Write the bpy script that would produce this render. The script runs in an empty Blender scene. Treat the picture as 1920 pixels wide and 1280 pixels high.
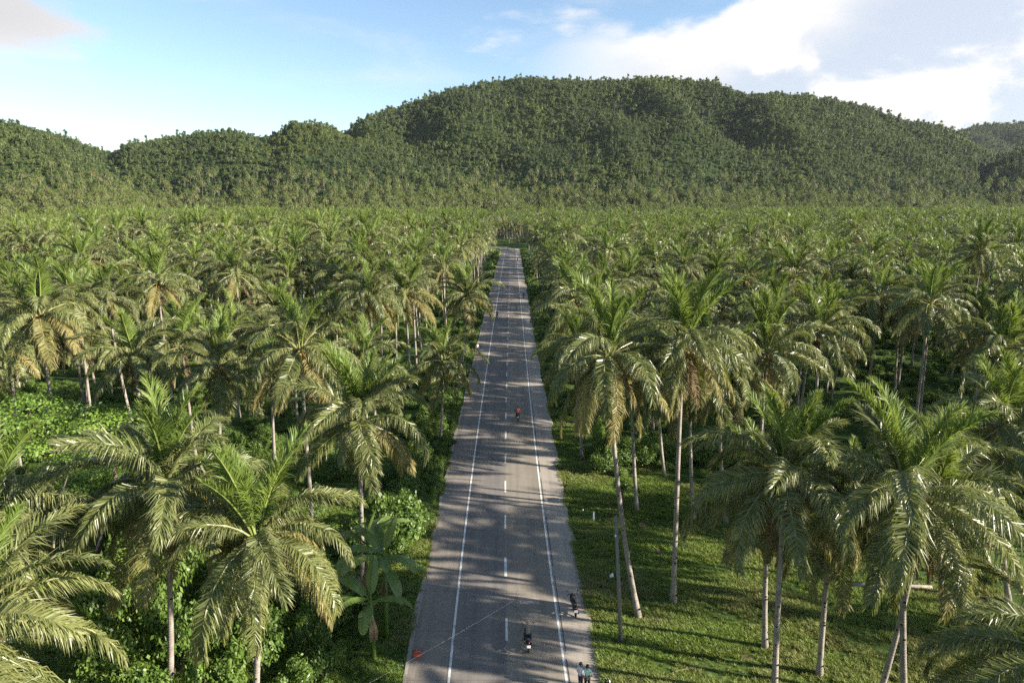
import bpy, math, random
import numpy as np
from mathutils import Vector, Matrix, Euler

PI = math.pi
R = math.radians
sc = bpy.context.scene
COL = sc.collection

# ------------------------------------------------------------------ camera, sky, sun, exposure
cam_d = bpy.data.cameras.new('camera')
cam_d.lens = 24.0; cam_d.sensor_width = 36.0; cam_d.clip_start = 0.5; cam_d.clip_end = 12000
cam = bpy.data.objects.new('camera', cam_d); COL.objects.link(cam)
cam.location = (0, 0, 26); cam.rotation_euler = (R(90 - 11.14), 0, 0)
sc.camera = cam

SUN_EL = 22.0
SUN_DIR = Vector((math.cos(R(SUN_EL)) * 0.966, -math.cos(R(SUN_EL)) * 0.259, math.sin(R(SUN_EL))))   # towards the sun: right, a little behind the camera
sun_d = bpy.data.lights.new('sun', 'SUN'); sun_d.energy = 5.0; sun_d.angle = R(0.8); sun_d.color = (1.0, 0.92, 0.80)
sun = bpy.data.objects.new('sun', sun_d); COL.objects.link(sun)
sun.rotation_euler = SUN_DIR.to_track_quat('Z', 'Y').to_euler()

sc.view_settings.view_transform = 'Standard'; sc.view_settings.look = 'None'
sc.view_settings.exposure = 1.55; sc.view_settings.gamma = 1.0; sc.view_settings.use_curve_mapping = False
sc.cycles.max_bounces = 7; sc.cycles.diffuse_bounces = 4; sc.cycles.glossy_bounces = 2
sc.cycles.transmission_bounces = 4; sc.cycles.transparent_max_bounces = 4
sc.cycles.use_denoising = False; sc.cycles.volume_bounces = 0; sc.cycles.sample_clamp_indirect = 4.0

world = bpy.data.worlds.new('World'); sc.world = world; world.use_nodes = True

class NT:
    """small helper to write node trees"""
    def __init__(s, nt): s.nt = nt; nt.nodes.clear()
    def n(s, t, **k):
        nd = s.nt.nodes.new(t)
        for a, b in k.items(): setattr(nd, a, b)
        return nd
    def put(s, v, sock):
        if v is None: return
        if isinstance(v, bpy.types.NodeSocket): s.nt.links.new(v, sock)
        else:
            if hasattr(sock.default_value, '__len__') and len(sock.default_value) == 4 and len(v) == 3: v = (*v, 1)
            sock.default_value = v
    def m(s, op, a, b=None, c=None, clamp=False):
        nd = s.n('ShaderNodeMath', operation=op, use_clamp=clamp)
        s.put(a, nd.inputs[0]); s.put(b, nd.inputs[1]); s.put(c, nd.inputs[2]); return nd.outputs[0]
    def mix(s, f, a, b, blend='MIX'):
        nd = s.n('ShaderNodeMix', data_type='RGBA', blend_type=blend)
        s.put(f, nd.inputs[0]); s.put(a, nd.inputs[6]); s.put(b, nd.inputs[7]); return nd.outputs[2]
    def noise(s, vec, scale, detail=3, rough=0.5, dist=0.0):
        nd = s.n('ShaderNodeTexNoise'); s.put(vec, nd.inputs['Vector'])
        nd.inputs['Scale'].default_value = scale; nd.inputs['Detail'].default_value = detail
        nd.inputs['Roughness'].default_value = rough; nd.inputs['Distortion'].default_value = dist
        return nd.outputs[0]
    def ramp(s, v, lo, hi, a=0.0, b=1.0, smooth=True):
        nd = s.n('ShaderNodeMapRange', interpolation_type='SMOOTHSTEP' if smooth else 'LINEAR', clamp=True)
        s.put(v, nd.inputs[0])
        for i, q in enumerate((lo, hi, a, b)): nd.inputs[1 + i].default_value = q
        return nd.outputs[0]
    def vec(s, x, y, z):
        nd = s.n('ShaderNodeCombineXYZ')
        for i, q in enumerate((x, y, z)): s.put(q, nd.inputs[i])
        return nd.outputs[0]
    def scale(s, v, k):
        nd = s.n('ShaderNodeVectorMath', operation='MULTIPLY'); s.put(v, nd.inputs[0]); nd.inputs[1].default_value = k
        return nd.outputs[0]

def build_world():
    g = NT(world.node_tree)
    out = g.n('ShaderNodeOutputWorld'); bg = g.n('ShaderNodeBackground'); bg.inputs[1].default_value = 0.076
    sky = g.n('ShaderNodeTexSky', sky_type='NISHITA', sun_disc=False)
    sky.sun_elevation = R(SUN_EL); sky.sun_rotation = math.atan2(SUN_DIR.x, SUN_DIR.y)
    sky.altitude = 30; sky.air_density = 1.0; sky.dust_density = 0.1; sky.ozone_density = 2.0
    tc = g.n('ShaderNodeTexCoord').outputs['Generated']
    sep = g.n('ShaderNodeSeparateXYZ'); g.put(tc, sep.inputs[0])
    X, Y, Z = sep.outputs
    az = g.m('ARCTAN2', X, Y)                       # 0 ahead, positive to the right
    el = g.m('ARCSINE', Z)
    cv = g.vec(g.m('MULTIPLY', X, 1.0), g.m('MULTIPLY', Y, 1.0), g.m('MULTIPLY', Z, 2.1))
    n1 = g.noise(cv, 3.2, 8, 0.55, 0.35)
    n2 = g.noise(g.vec(X, Y, g.m('MULTIPLY', Z, 2.6)), 11.0, 7, 0.6, 0.2)
    base = g.m('ADD', g.m('MULTIPLY', n1, 0.75), g.m('MULTIPLY', n2, 0.25))
    # a bank of cumulus on the right whose upper edge climbs to the right
    edge = g.m('ADD', g.m('MULTIPLY', az, 0.30), 0.178)          # elevation of its upper edge
    edge = g.m('ADD', edge, g.m('MULTIPLY', g.m('SUBTRACT', n1, 0.5), 0.20))
    inn = g.m('SUBTRACT', edge, el)                              # how deep below that edge
    bank = g.m('MULTIPLY', g.ramp(az, -0.02, 0.20), g.ramp(inn, -0.006, 0.022))
    bank = g.m('MULTIPLY', bank, g.ramp(az, 1.3, 2.0, 1.0, 0.0))
    low = g.ramp(el, 0.02, 0.16, 0.02, 0.0)
    left = g.m('MULTIPLY', g.ramp(g.m('ABSOLUTE', g.m('ADD', az, 0.66)), 0.02, 0.30, 1.0, 0.0), g.ramp(el, 0.135, 0.21))
    field = g.m('ADD', base, g.m('ADD', low, g.m('MULTIPLY', left, 0.24)))
    loose = g.ramp(field, 0.60, 0.74)
    thin = g.m('MULTIPLY', g.ramp(g.noise(g.vec(X, Y, g.m('MULTIPLY', Z, 5.0)), 3.1, 6, 0.6, 0.4), 0.48, 0.78), 0.35)
    lump = g.ramp(g.noise(g.vec(X, Y, g.m('MULTIPLY', Z, 1.7)), 5.5, 7, 0.55, 0.3), 0.44, 0.55)
    deep = g.ramp(inn, 0.03, 0.12)                             # behind the bright rim: thinner lilac veil with white lumps
    veil = g.m('MULTIPLY', deep, g.m('SUBTRACT', 1.0, lump))
    mask = g.m('MAXIMUM', g.m('MAXIMUM', loose, thin), g.m('MULTIPLY', bank, g.m('SUBTRACT', 1.0, g.m('MULTIPLY', veil, 0.20))))
    ccol = g.mix(g.m('MULTIPLY', bank, veil), (4.7, 4.65, 4.6), (3.3, 3.5, 3.95))
    ccol = g.mix(g.m('MULTIPLY', left, 0.8), ccol, (3.1, 3.1, 3.25))
    skyc = g.mix(1.0, sky.outputs[0], (1.0, 1.0, 1.0), 'MULTIPLY')
    col = g.mix(mask, skyc, ccol)
    g.put(col, bg.inputs[0]); g.nt.links.new(bg.outputs[0], out.inputs[0])
build_world()

# ------------------------------------------------------------------ helpers
rng = random.Random(11)
nrg = np.random.default_rng(7)
MATS = {}

def material(name):
    m = bpy.data.materials.new(name); m.use_nodes = True; MATS[name] = m
    return m, NT(m.node_tree)

def simple(name, col, rough=0.6, spec=0.4, metal=0.0, var=0.12, scale=6.0):
    m, g = material(name)
    out = g.n('ShaderNodeOutputMaterial'); p = g.n('ShaderNodeBsdfPrincipled')
    tc = g.n('ShaderNodeTexCoord').outputs['Object']
    f = g.noise(tc, scale, 4)
    c = g.mix(f, tuple(max(0, q * (1 - var)) for q in col), tuple(min(1, q * (1 + var)) for q in col))
    g.put(c, p.inputs['Base Color']); p.inputs['Roughness'].default_value = rough
    p.inputs['Metallic'].default_value = metal; p.inputs['Specular IOR Level'].default_value = spec
    g.nt.links.new(p.outputs[0], out.inputs[0]); return m

def leafy(name, c1, c2, tip, tipf=0.6, trans=0.25, rough=0.42, spec=0.5, wscale=0.05, wcol=None, wamt=0.0):
    """leaf: colour varies with the plant, the leaf (attribute tip) and slow patches over the land"""
    m, g = material(name)
    out = g.n('ShaderNodeOutputMaterial'); p = g.n('ShaderNodeBsdfPrincipled'); t = g.n('ShaderNodeBsdfTranslucent')
    mx = g.n('ShaderNodeMixShader'); mx.inputs[0].default_value = trans
    rnd = g.n('ShaderNodeObjectInfo').outputs['Random']
    at = g.n('ShaderNodeAttribute', attribute_name='tip').outputs['Fac']
    pos = g.n('ShaderNodeNewGeometry').outputs['Position']
    c = g.mix(rnd, c1, c2)
    c = g.mix(g.m('MULTIPLY', g.m('POWER', at, 1.6), tipf), c, tip)
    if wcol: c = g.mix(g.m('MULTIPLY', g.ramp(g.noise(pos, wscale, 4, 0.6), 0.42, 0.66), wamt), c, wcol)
    g.put(c, p.inputs['Base Color']); p.inputs['Roughness'].default_value = rough
    p.inputs['Specular IOR Level'].default_value = spec
    g.put(g.mix(0.35, c, (0.30, 0.36, 0.03)), t.inputs[0])
    g.nt.links.new(p.outputs[0], mx.inputs[1]); g.nt.links.new(t.outputs[0], mx.inputs[2])
    g.nt.links.new(mx.outputs[0], out.inputs[0]); return m

class MB:
    """collects vertices and faces of one mesh"""
    def __init__(s): s.v = []; s.f = []; s.mi = []; s.tip = []
    def add(s, vs, fs, mi=0, tip=0.0):
        o = len(s.v); s.v.extend([tuple(map(float, q)) for q in vs])
        s.f.extend([tuple(i + o for i in q) for q in fs]); s.mi.extend([mi] * len(fs))
        s.tip.extend(list(tip) if hasattr(tip, '__len__') else [tip] * len(vs))
        return s
    def box(s, c, d, mi=0, rot=None):
        vs = [Vector((x * d[0] / 2, y * d[1] / 2, z * d[2] / 2)) for z in (-1, 1) for y in (-1, 1) for x in (-1, 1)]
        if rot: M = Euler(rot).to_matrix(); vs = [M @ q for q in vs]
        vs = [q + Vector(c) for q in vs]
        return s.add(vs, [(0, 2, 3, 1), (4, 5, 7, 6), (0, 1, 5, 4), (2, 6, 7, 3), (0, 4, 6, 2), (1, 3, 7, 5)], mi)
    def tube(s, pts, rad, sides=8, mi=0, cap=True, tip=None):
        pts = [Vector(q) for q in pts]; n = len(pts)
        if not hasattr(rad, '__len__'): rad = [rad] * n
        vs = []; tp = []; up = None
        for i in range(n):
            t = (pts[min(i + 1, n - 1)] - pts[max(i - 1, 0)]).normalized()
            if up is None: up = Vector((0, 0, 1)) if abs(t.z) < 0.9 else Vector((1, 0, 0))
            a = t.cross(up).normalized(); b = a.cross(t).normalized(); up = b
            for k in range(sides):
                an = 2 * PI * k / sides
                vs.append(pts[i] + (a * math.cos(an) + b * math.sin(an)) * rad[i]); tp.append(0.0 if tip is None else tip)
        fs = [(i * sides + k, i * sides + (k + 1) % sides, (i + 1) * sides + (k + 1) % sides, (i + 1) * sides + k) for i in range(n - 1) for k in range(sides)]
        if cap: fs += [tuple(range(sides))[::-1], tuple((n - 1) * sides + k for k in range(sides))]
        return s.add(vs, fs, mi, tp)
    def loft(s, secs, sides=12, mi=0, power=2.6):
        """sections across y: (y, z, half width, half height)"""
        vs = []
        for (y, z, w, h) in secs:
            for k in range(sides):
                a = 2 * PI * k / sides; cx, sz = math.cos(a), math.sin(a)
                vs.append((math.copysign(abs(cx) ** (2 / power), cx) * w, y, z + math.copysign(abs(sz) ** (2 / power), sz) * h))
        n = len(secs)
        fs = [(i * sides + k, i * sides + (k + 1) % sides, (i + 1) * sides + (k + 1) % sides, (i + 1) * sides + k) for i in range(n - 1) for k in range(sides)]
        fs += [tuple(range(sides))[::-1], tuple((n - 1) * sides + k for k in range(sides))]
        return s.add(vs, fs, mi)
    def ball(s, c, r, mi=0, seg=8, ring=6, tip=0.0):
        r = (r, r, r) if not hasattr(r, '__len__') else r
        vs = [(c[0], c[1], c[2] - r[2])]
        for i in range(1, ring):
            a = -PI / 2 + PI * i / ring
            for k in range(seg):
                b = 2 * PI * k / seg
                vs.append((c[0] + r[0] * math.cos(a) * math.cos(b), c[1] + r[1] * math.cos(a) * math.sin(b), c[2] + r[2] * math.sin(a)))
        vs.append((c[0], c[1], c[2] + r[2])); L = len(vs) - 1
        fs = [(0, 1 + (k + 1) % seg, 1 + k) for k in range(seg)]
        for i in range(ring - 2):
            o = 1 + i * seg
            fs += [(o + k, o + (k + 1) % seg, o + seg + (k + 1) % seg, o + seg + k) for k in range(seg)]
        o = 1 + (ring - 2) * seg
        fs += [(o + k, o + (k + 1) % seg, L) for k in range(seg)]
        return s.add(vs, fs, mi, tip)
    def torus(s, c, R0, r, seg=20, ring=8, mi=0):
        """ring standing in the yz plane"""
        vs = []; fs = []
        for i in range(seg):
            a = 2 * PI * i / seg
            for k in range(ring):
                b = 2 * PI * k / ring; q = R0 + r * math.cos(b)
                vs.append((c[0] + r * math.sin(b), c[1] + q * math.cos(a), c[2] + q * math.sin(a)))
        for i in range(seg):
            for k in range(ring):
                fs.append((i * ring + k, ((i + 1) % seg) * ring + k, ((i + 1) % seg) * ring + (k + 1) % ring, i * ring + (k + 1) % ring))
        return s.add(vs, fs, mi)
    def mesh(s, name, mats, smooth=False):
        me = bpy.data.meshes.new(name); me.from_pydata(s.v, [], s.f)
        for m in (mats if isinstance(mats, (list, tuple)) else [mats]): me.materials.append(m)
        if any(s.mi): me.polygons.foreach_set('material_index', s.mi)
        if any(s.tip):
            a = me.attributes.new('tip', 'FLOAT', 'POINT'); a.data.foreach_set('value', s.tip)
        if smooth: me.polygons.foreach_set('use_smooth', [True] * len(me.polygons))
        me.update(); return me
    def obj(s, name, mats, parent=None, smooth=False, loc=(0, 0, 0), rot=(0, 0, 0)):
        return link(name, s.mesh(name, mats, smooth), parent, loc, rot)

def link(name, me, parent=None, loc=(0, 0, 0), rot=(0, 0, 0), scale=(1, 1, 1)):
    o = bpy.data.objects.new(name, me); COL.objects.link(o)
    o.location = loc; o.rotation_euler = rot; o.scale = scale
    if parent: o.parent = parent
    return o

def tag(o, label, cat, group=None):
    o['label'] = label; o['category'] = cat
    if group: o['group'] = group
    return o

def thing(name, label, cat, loc=(0, 0, 0), rz=0.0, group=None):
    return tag(link(name, None, None, loc, (0, 0, rz)), label, cat, group)

def np_mesh(name, V, F, mats, tip=None):
    """V (n,3), F (m,k) with equal k"""
    me = bpy.data.meshes.new(name); k = F.shape[1]
    me.vertices.add(len(V)); me.vertices.foreach_set('co', V.astype(np.float32).ravel())
    me.loops.add(F.size); me.loops.foreach_set('vertex_index', F.astype(np.int32).ravel())
    me.polygons.add(len(F)); me.polygons.foreach_set('loop_start', np.arange(0, F.size, k, dtype=np.int32))
    for m in (mats if isinstance(mats, (list, tuple)) else [mats]): me.materials.append(m)
    if tip is not None:
        a = me.attributes.new('tip', 'FLOAT', 'POINT'); a.data.foreach_set('value', np.asarray(tip, np.float32))
    me.update(calc_edges=True); return me

def join_np(parts):
    """list of (V, F, tip, mi), each F with any row size -> MB"""
    mb = MB()
    for V, F, tip, mi in parts: mb.add(V, F, mi, tip)
    return mb

def scatter(name, pts, rot, scl, idx, sources, label=None, cat=None):
    """one object of countless plants: instances of the sources on points"""
    n = len(pts)
    me = bpy.data.meshes.new(name); me.vertices.add(n); me.vertices.foreach_set('co', np.asarray(pts, np.float32).ravel())
    a = me.attributes.new('rot', 'FLOAT_VECTOR', 'POINT'); a.data.foreach_set('vector', np.asarray(rot, np.float32).ravel())
    a = me.attributes.new('scl', 'FLOAT_VECTOR', 'POINT'); a.data.foreach_set('vector', np.asarray(scl, np.float32).ravel())
    a = me.attributes.new('idx', 'INT', 'POINT'); a.data.foreach_set('value', np.asarray(idx, np.int32))
    o = link(name, me)
    cl = bpy.data.collections.new(name + '_plants')
    for i, s_ in enumerate(sources):
        so = bpy.data.objects.new('%s_plant_%02d' % (name, i), s_); cl.objects.link(so)
    ng = bpy.data.node_groups.new(name, 'GeometryNodeTree')
    ng.interface.new_socket('Geometry', in_out='INPUT', socket_type='NodeSocketGeometry')
    ng.interface.new_socket('Geometry', in_out='OUTPUT', socket_type='NodeSocketGeometry')
    N = ng.nodes; Lk = ng.links.new
    gi = N.new('NodeGroupInput'); go = N.new('NodeGroupOutput')
    ci = N.new('GeometryNodeCollectionInfo'); ci.inputs['Collection'].default_value = cl
    ci.inputs['Separate Children'].default_value = True; ci.inputs['Reset Children'].default_value = True
    ip = N.new('GeometryNodeInstanceOnPoints'); ip.inputs['Pick Instance'].default_value = True
    def na(nm, t):
        q = N.new('GeometryNodeInputNamedAttribute'); q.data_type = t; q.inputs[0].default_value = nm
        return [s_ for s_ in q.outputs if s_.enabled and s_.name == 'Attribute'][0]
    Lk(gi.outputs[0], ip.inputs['Points']); Lk(ci.outputs[0], ip.inputs['Instance'])
    Lk(na('idx', 'INT'), ip.inputs['Instance Index'])
    e2r = N.new('FunctionNodeEulerToRotation'); Lk(na('rot', 'FLOAT_VECTOR'), e2r.inputs[0]); Lk(e2r.outputs[0], ip.inputs['Rotation'])
    Lk(na('scl', 'FLOAT_VECTOR'), ip.inputs['Scale']); Lk(ip.outputs[0], go.inputs[0])
    md = o.modifiers.new('plants', 'NODES'); md.node_group = ng
    o['kind'] = 'stuff'
    if label: o['label'] = label; o['category'] = cat
    return o

def inframe(x, y, z, m=0.0):
    """is a point inside the photograph's view (margin in frame halves)"""
    c, s = math.cos(R(11.14)), math.sin(R(11.14))
    d = y * c - (z - 26) * s
    if d <= 1: return False
    u = x / d * 1280 / 960; v = (y * s + (z - 26) * c) / d * 1280 / 640
    return abs(u) < 1 + m and abs(v) < 1 + m

# ------------------------------------------------------------------ materials
def ground_mat(name='earth_and_low_plants', c1=(0.040, 0.072, 0.016), c2=(0.085, 0.130, 0.030)):
    m, g = material(name)
    out = g.n('ShaderNodeOutputMaterial'); p = g.n('ShaderNodeBsdfPrincipled'); p.inputs['Roughness'].default_value = 0.95
    p.inputs['Specular IOR Level'].default_value = 0.1
    pos = g.n('ShaderNodeNewGeometry').outputs['Position']
    a = g.noise(pos, 0.12, 5, 0.6); b = g.noise(pos, 1.7, 5, 0.65)
    c = g.mix(g.ramp(a, 0.35, 0.68), c1, c2)
    c = g.mix(g.ramp(b, 0.60, 0.78, 0, 0.7), c, (0.11, 0.085, 0.045))
    g.put(c, p.inputs['Base Color'])
    bp = g.n('ShaderNodeBump'); bp.inputs['Strength'].default_value = 0.6; bp.inputs['Distance'].default_value = 0.15
    g.put(b, bp.inputs['Height']); g.nt.links.new(bp.outputs[0], p.inputs['Normal'])
    g.nt.links.new(p.outputs[0], out.inputs[0])
ground_mat()
ground_mat('forest_floor', (0.016, 0.030, 0.009), (0.035, 0.055, 0.016))

def paving(name, c1, c2, worn, streak=0.55):
    """old concrete: long wear streaks, blotches, dark tyre film, fine cracks"""
    m, g = material(name)
    out = g.n('ShaderNodeOutputMaterial'); p = g.n('ShaderNodeBsdfPrincipled')
    pos = g.n('ShaderNodeNewGeometry').outputs['Position']
    st = g.noise(g.scale(pos, (1.5, 0.045, 1)), 1.0, 5, 0.6)
    bl = g.noise(g.scale(pos, (1, 0.45, 1)), 0.5, 6, 0.65)
    fi = g.noise(pos, 14.0, 4, 0.7)
    c = g.mix(g.ramp(st, 0.32, 0.70, 0, streak), c1, c2)
    c = g.mix(g.ramp(bl, 0.50, 0.78, 0, 0.55), c, worn)
    c = g.mix(g.ramp(fi, 0.3, 0.75, 0, 0.35), c, tuple(q * 0.62 for q in c1))
    vo = g.n('ShaderNodeTexVoronoi', feature='DISTANCE_TO_EDGE'); vo.inputs['Scale'].default_value = 0.30
    nv = g.n('ShaderNodeVectorMath', operation='ADD'); g.put(pos, nv.inputs[0])
    g.put(g.scale(g.vec(g.noise(pos, 1.2, 3), g.noise(pos, 0.9, 3), 0.0), (1.1, 1.1, 0)), nv.inputs[1]); g.put(nv.outputs[0], vo.inputs['Vector'])
    crack = g.m('MULTIPLY', g.ramp(vo.outputs['Distance'], 0.0, 0.012, 1, 0), g.ramp(bl, 0.42, 0.6))
    c = g.mix(g.m('MULTIPLY', crack, 0.6), c, tuple(q * 0.3 for q in c1))
    sp = g.n('ShaderNodeSeparateXYZ'); g.put(pos, sp.inputs[0])
    jt = g.m('ABSOLUTE', g.m('SUBTRACT', g.m('FRACT', g.m('DIVIDE', sp.outputs[1], 4.5)), 0.5))
    c = g.mix(g.ramp(jt, 0.0, 0.010, 0.45, 0), c, tuple(q * 0.35 for q in c1))
    g.put(c, p.inputs['Base Color']); p.inputs['Roughness'].default_value = 0.82; p.inputs['Specular IOR Level'].default_value = 0.3
    bp = g.n('ShaderNodeBump'); bp.inputs['Strength'].default_value = 0.25; bp.inputs['Distance'].default_value = 0.02
    g.put(fi, bp.inputs['Height']); g.nt.links.new(bp.outputs[0], p.inputs['Normal'])
    g.nt.links.new(p.outputs[0], out.inputs[0])
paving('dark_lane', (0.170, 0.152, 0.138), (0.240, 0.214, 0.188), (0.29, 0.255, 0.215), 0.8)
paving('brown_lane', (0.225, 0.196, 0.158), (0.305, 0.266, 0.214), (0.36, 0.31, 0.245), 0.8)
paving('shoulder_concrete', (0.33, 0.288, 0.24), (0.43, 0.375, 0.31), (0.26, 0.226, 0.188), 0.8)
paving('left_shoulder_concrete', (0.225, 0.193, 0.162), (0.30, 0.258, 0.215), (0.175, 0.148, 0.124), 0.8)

def line_mat():
    m, g = material('worn_white_paint')
    out = g.n('ShaderNodeOutputMaterial'); p = g.n('ShaderNodeBsdfPrincipled')
    pos = g.n('ShaderNodeNewGeometry').outputs['Position']
    w = g.noise(g.scale(pos, (6, 1.2, 1)), 1.0, 6, 0.7)
    g.put(g.mix(g.ramp(w, 0.50, 0.68), (0.70, 0.69, 0.65), (0.30, 0.29, 0.27)), p.inputs['Base Color'])
    p.inputs['Roughness'].default_value = 0.7
    g.nt.links.new(p.outputs[0], out.inputs[0])
line_mat()

def trunk_mat():
    m, g = material('palm_bark')
    out = g.n('ShaderNodeOutputMaterial'); p = g.n('ShaderNodeBsdfPrincipled')
    tc = g.n('ShaderNodeTexCoord').outputs['Object']
    sp = g.n('ShaderNodeSeparateXYZ'); g.put(tc, sp.inputs[0])
    ring = g.m('SINE', g.m('ADD', g.m('MULTIPLY', sp.outputs[2], 42.0), g.m('MULTIPLY', g.noise(tc, 3.0, 2), 6.0)))
    n1 = g.noise(tc, 2.2, 5, 0.65); n2 = g.noise(g.scale(tc, (1, 1, 0.35)), 9.0, 4, 0.6)
    c = g.mix(g.ramp(n1, 0.3, 0.7), (0.20, 0.172, 0.145), (0.33, 0.295, 0.25))
    c = g.mix(g.ramp(ring, 0.55, 1.0, 0, 0.28), c, (0.15, 0.125, 0.10))
    c = g.mix(g.ramp(n2, 0.58, 0.72, 0, 0.75), c, (0.10, 0.10, 0.075))
    g.put(c, p.inputs['Base Color']); p.inputs['Roughness'].default_value = 0.9; p.inputs['Specular IOR Level'].default_value = 0.15
    bp = g.n('ShaderNodeBump'); bp.inputs['Strength'].default_value = 0.3; bp.inputs['Distance'].default_value = 0.02
    g.put(ring, bp.inputs['Height']); g.nt.links.new(bp.outputs[0], p.inputs['Normal'])
    g.nt.links.new(p.outputs[0], out.inputs[0])
trunk_mat()
simple('joint_dark', (0.085, 0.078, 0.07), 0.95, 0.1)
simple('notch_dark', (0.03, 0.025, 0.02), 0.95, 0.1)
leafy('frond_green', (0.060, 0.092, 0.024), (0.180, 0.205, 0.060), (0.40, 0.38, 0.17), 0.7, 0.30, 0.36, 0.5, 0.035, (0.16, 0.165, 0.05), 0.4)
leafy('frond_young', (0.115, 0.185, 0.030), (0.185, 0.250, 0.050), (0.30, 0.34, 0.10), 0.6, 0.36, 0.42, 0.42)
leafy('frond_yellow', (0.17, 0.175, 0.05), (0.26, 0.225, 0.075), (0.34, 0.26, 0.11), 0.6, 0.28, 0.5, 0.4)
leafy('frond_dead', (0.17, 0.115, 0.060), (0.27, 0.195, 0.110), (0.30, 0.23, 0.15), 0.5, 0.12, 0.85, 0.15)
leafy('forest_leaf', (0.024, 0.048, 0.017), (0.100, 0.136, 0.044), (0.15, 0.18, 0.07), 0.55, 0.2, 0.6, 0.3, 0.0055, (0.125, 0.155, 0.038), 0.7)  # yellow-green patches: tree species, strengthened to stand in for sunlit slopes
leafy('shrub_leaf', (0.062, 0.125, 0.020), (0.130, 0.210, 0.038), (0.22, 0.30, 0.06), 0.6, 0.36, 0.45, 0.45)
leafy('lime_leaf', (0.13, 0.23, 0.034), (0.18, 0.29, 0.045), (0.28, 0.36, 0.07), 0.6, 0.32, 0.45, 0.45)
leafy('banana_leaf', (0.12, 0.20, 0.045), (0.18, 0.26, 0.06), (0.26, 0.22, 0.08), 0.5, 0.30, 0.35, 0.5)
leafy('grass_blade', (0.120, 0.210, 0.030), (0.200, 0.295, 0.054), (0.30, 0.32, 0.10), 0.5, 0.35, 0.6, 0.25, 0.13, (0.30, 0.275, 0.11), 0.75)
simple('coconut_husk', (0.30, 0.20, 0.055), 0.55, 0.35, var=0.4, scale=3)
simple('spathe', (0.30, 0.18, 0.07), 0.8, 0.2, var=0.3)
simple('wood_bark', (0.13, 0.105, 0.08), 0.95, 0.1, var=0.4)
simple('dead_wood', (0.34, 0.29, 0.22), 0.9, 0.15, var=0.3)
simple('concrete_pole', (0.20, 0.185, 0.165), 0.85, 0.2, var=0.25)
simple('cable', (0.12, 0.115, 0.11), 0.3, 0.6)
simple('black_plastic', (0.018, 0.018, 0.020), 0.30, 0.5)
simple('black_rubber', (0.025, 0.025, 0.026), 0.85, 0.3)
simple('seat_vinyl', (0.022, 0.022, 0.024), 0.55, 0.4)
simple('dark_metal', (0.10, 0.10, 0.105), 0.4, 0.5, 0.8)
simple('chrome', (0.62, 0.62, 0.62), 0.18, 0.5, 1.0)
simple('white_plate', (0.82, 0.82, 0.80), 0.5, 0.4, var=0.04)
simple('red_lens', (0.45, 0.02, 0.015), 0.2, 0.5)
simple('glass_lens', (0.65, 0.66, 0.66), 0.12, 0.6)
simple('red_paint', (0.42, 0.03, 0.025), 0.3, 0.5)
simple('skin', (0.34, 0.20, 0.13), 0.55, 0.35, var=0.08)
simple('black_hair', (0.012, 0.010, 0.010), 0.5, 0.4)
simple('white_shirt', (0.74, 0.73, 0.77), 0.85, 0.2, var=0.05)
simple('mint_shirt', (0.42, 0.72, 0.56), 0.85, 0.2, var=0.06)
simple('red_shirt', (0.52, 0.09, 0.08), 0.85, 0.2, var=0.1)
simple('grey_shirt', (0.20, 0.185, 0.165), 0.88, 0.2, var=0.25)
simple('dark_trousers', (0.045, 0.045, 0.055), 0.9, 0.2)
simple('tan_helmet', (0.36, 0.29, 0.20), 0.4, 0.4, var=0.15)
simple('shoe', (0.05, 0.045, 0.04), 0.7, 0.3)
simple('red_bag', (0.56, 0.10, 0.055), 0.6, 0.35, var=0.3, scale=9)
simple('white_plastic', (0.78, 0.79, 0.80), 0.5, 0.4, var=0.04)

# ------------------------------------------------------------------ the land: ground, hills, road
def ground():
    mb = MB()
    mb.add([(-4000, -800, 0), (4000, -800, 0), (4000, 4200, 0), (-4000, 4200, 0)], [(0, 1, 2, 3)])
    o = mb.obj('ground', MATS['earth_and_low_plants']); o['kind'] = 'structure'
ground()

RIDGES = [
    (1500, 850, [(-548,67), (-454,112), (-383,153), (-337,177), (-302,201), (-246,217), (-178,238), (-111,256), (-44,268), (33,276), (111,272), (188,269), (266,273), (355,273), (422,267), (490,241), (535,246), (602,243), (669,235), (738,221), (784,206), (830,193), (899,182), (945,162), (1015,128), (1087,92), (1185,50), (1286,23)]),
    (1150, 800, [(-793,16), (-734,50), (-686,84), (-659,96), (-623,120), (-570,127), (-509,135), (-448,141), (-414,128), (-388,133), (-353,153), (-310,149), (-267,130), (-224,120), (-173,101), (-122,76), (-52,46), (0,20)]),
    (950, 720, [(-1043,103), (-892,144), (-820,151), (-750,144), (-681,132), (-647,124), (-617,107), (-594,94), (-560,76), (-520,48), (-480,16)]),
    (1250, 930, [(776,14), (801,40), (835,75), (869,98), (905,112), (977,136), (1068,150), (1254,159), (1456,95)]),
    (2600, 1900, [(1067,126), (1259,183), (1447,255), (1639,287), (1695,308), (1791,314), (1869,315), (2023,325), (2425,259), (2849,107)]),
    (1020, 830, [(-281,15), (-249,27), (-201,55), (-154,67), (-100,69), (-61,64), (-23,47), (15,26), (39,15)]),
]
_lat = np.random.default_rng(3).random((256, 256))
def vnoise(x, y):
    xi = np.floor(x).astype(int); yi = np.floor(y).astype(int); fx = x - xi; fy = y - yi
    fx = fx * fx * (3 - 2 * fx); fy = fy * fy * (3 - 2 * fy)
    a = _lat[xi % 256, yi % 256]; b = _lat[(xi + 1) % 256, yi % 256]; c = _lat[xi % 256, (yi + 1) % 256]; d = _lat[(xi + 1) % 256, (yi + 1) % 256]
    return (a * (1 - fx) + b * fx) * (1 - fy) + (c * (1 - fx) + d * fx) * fy
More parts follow.
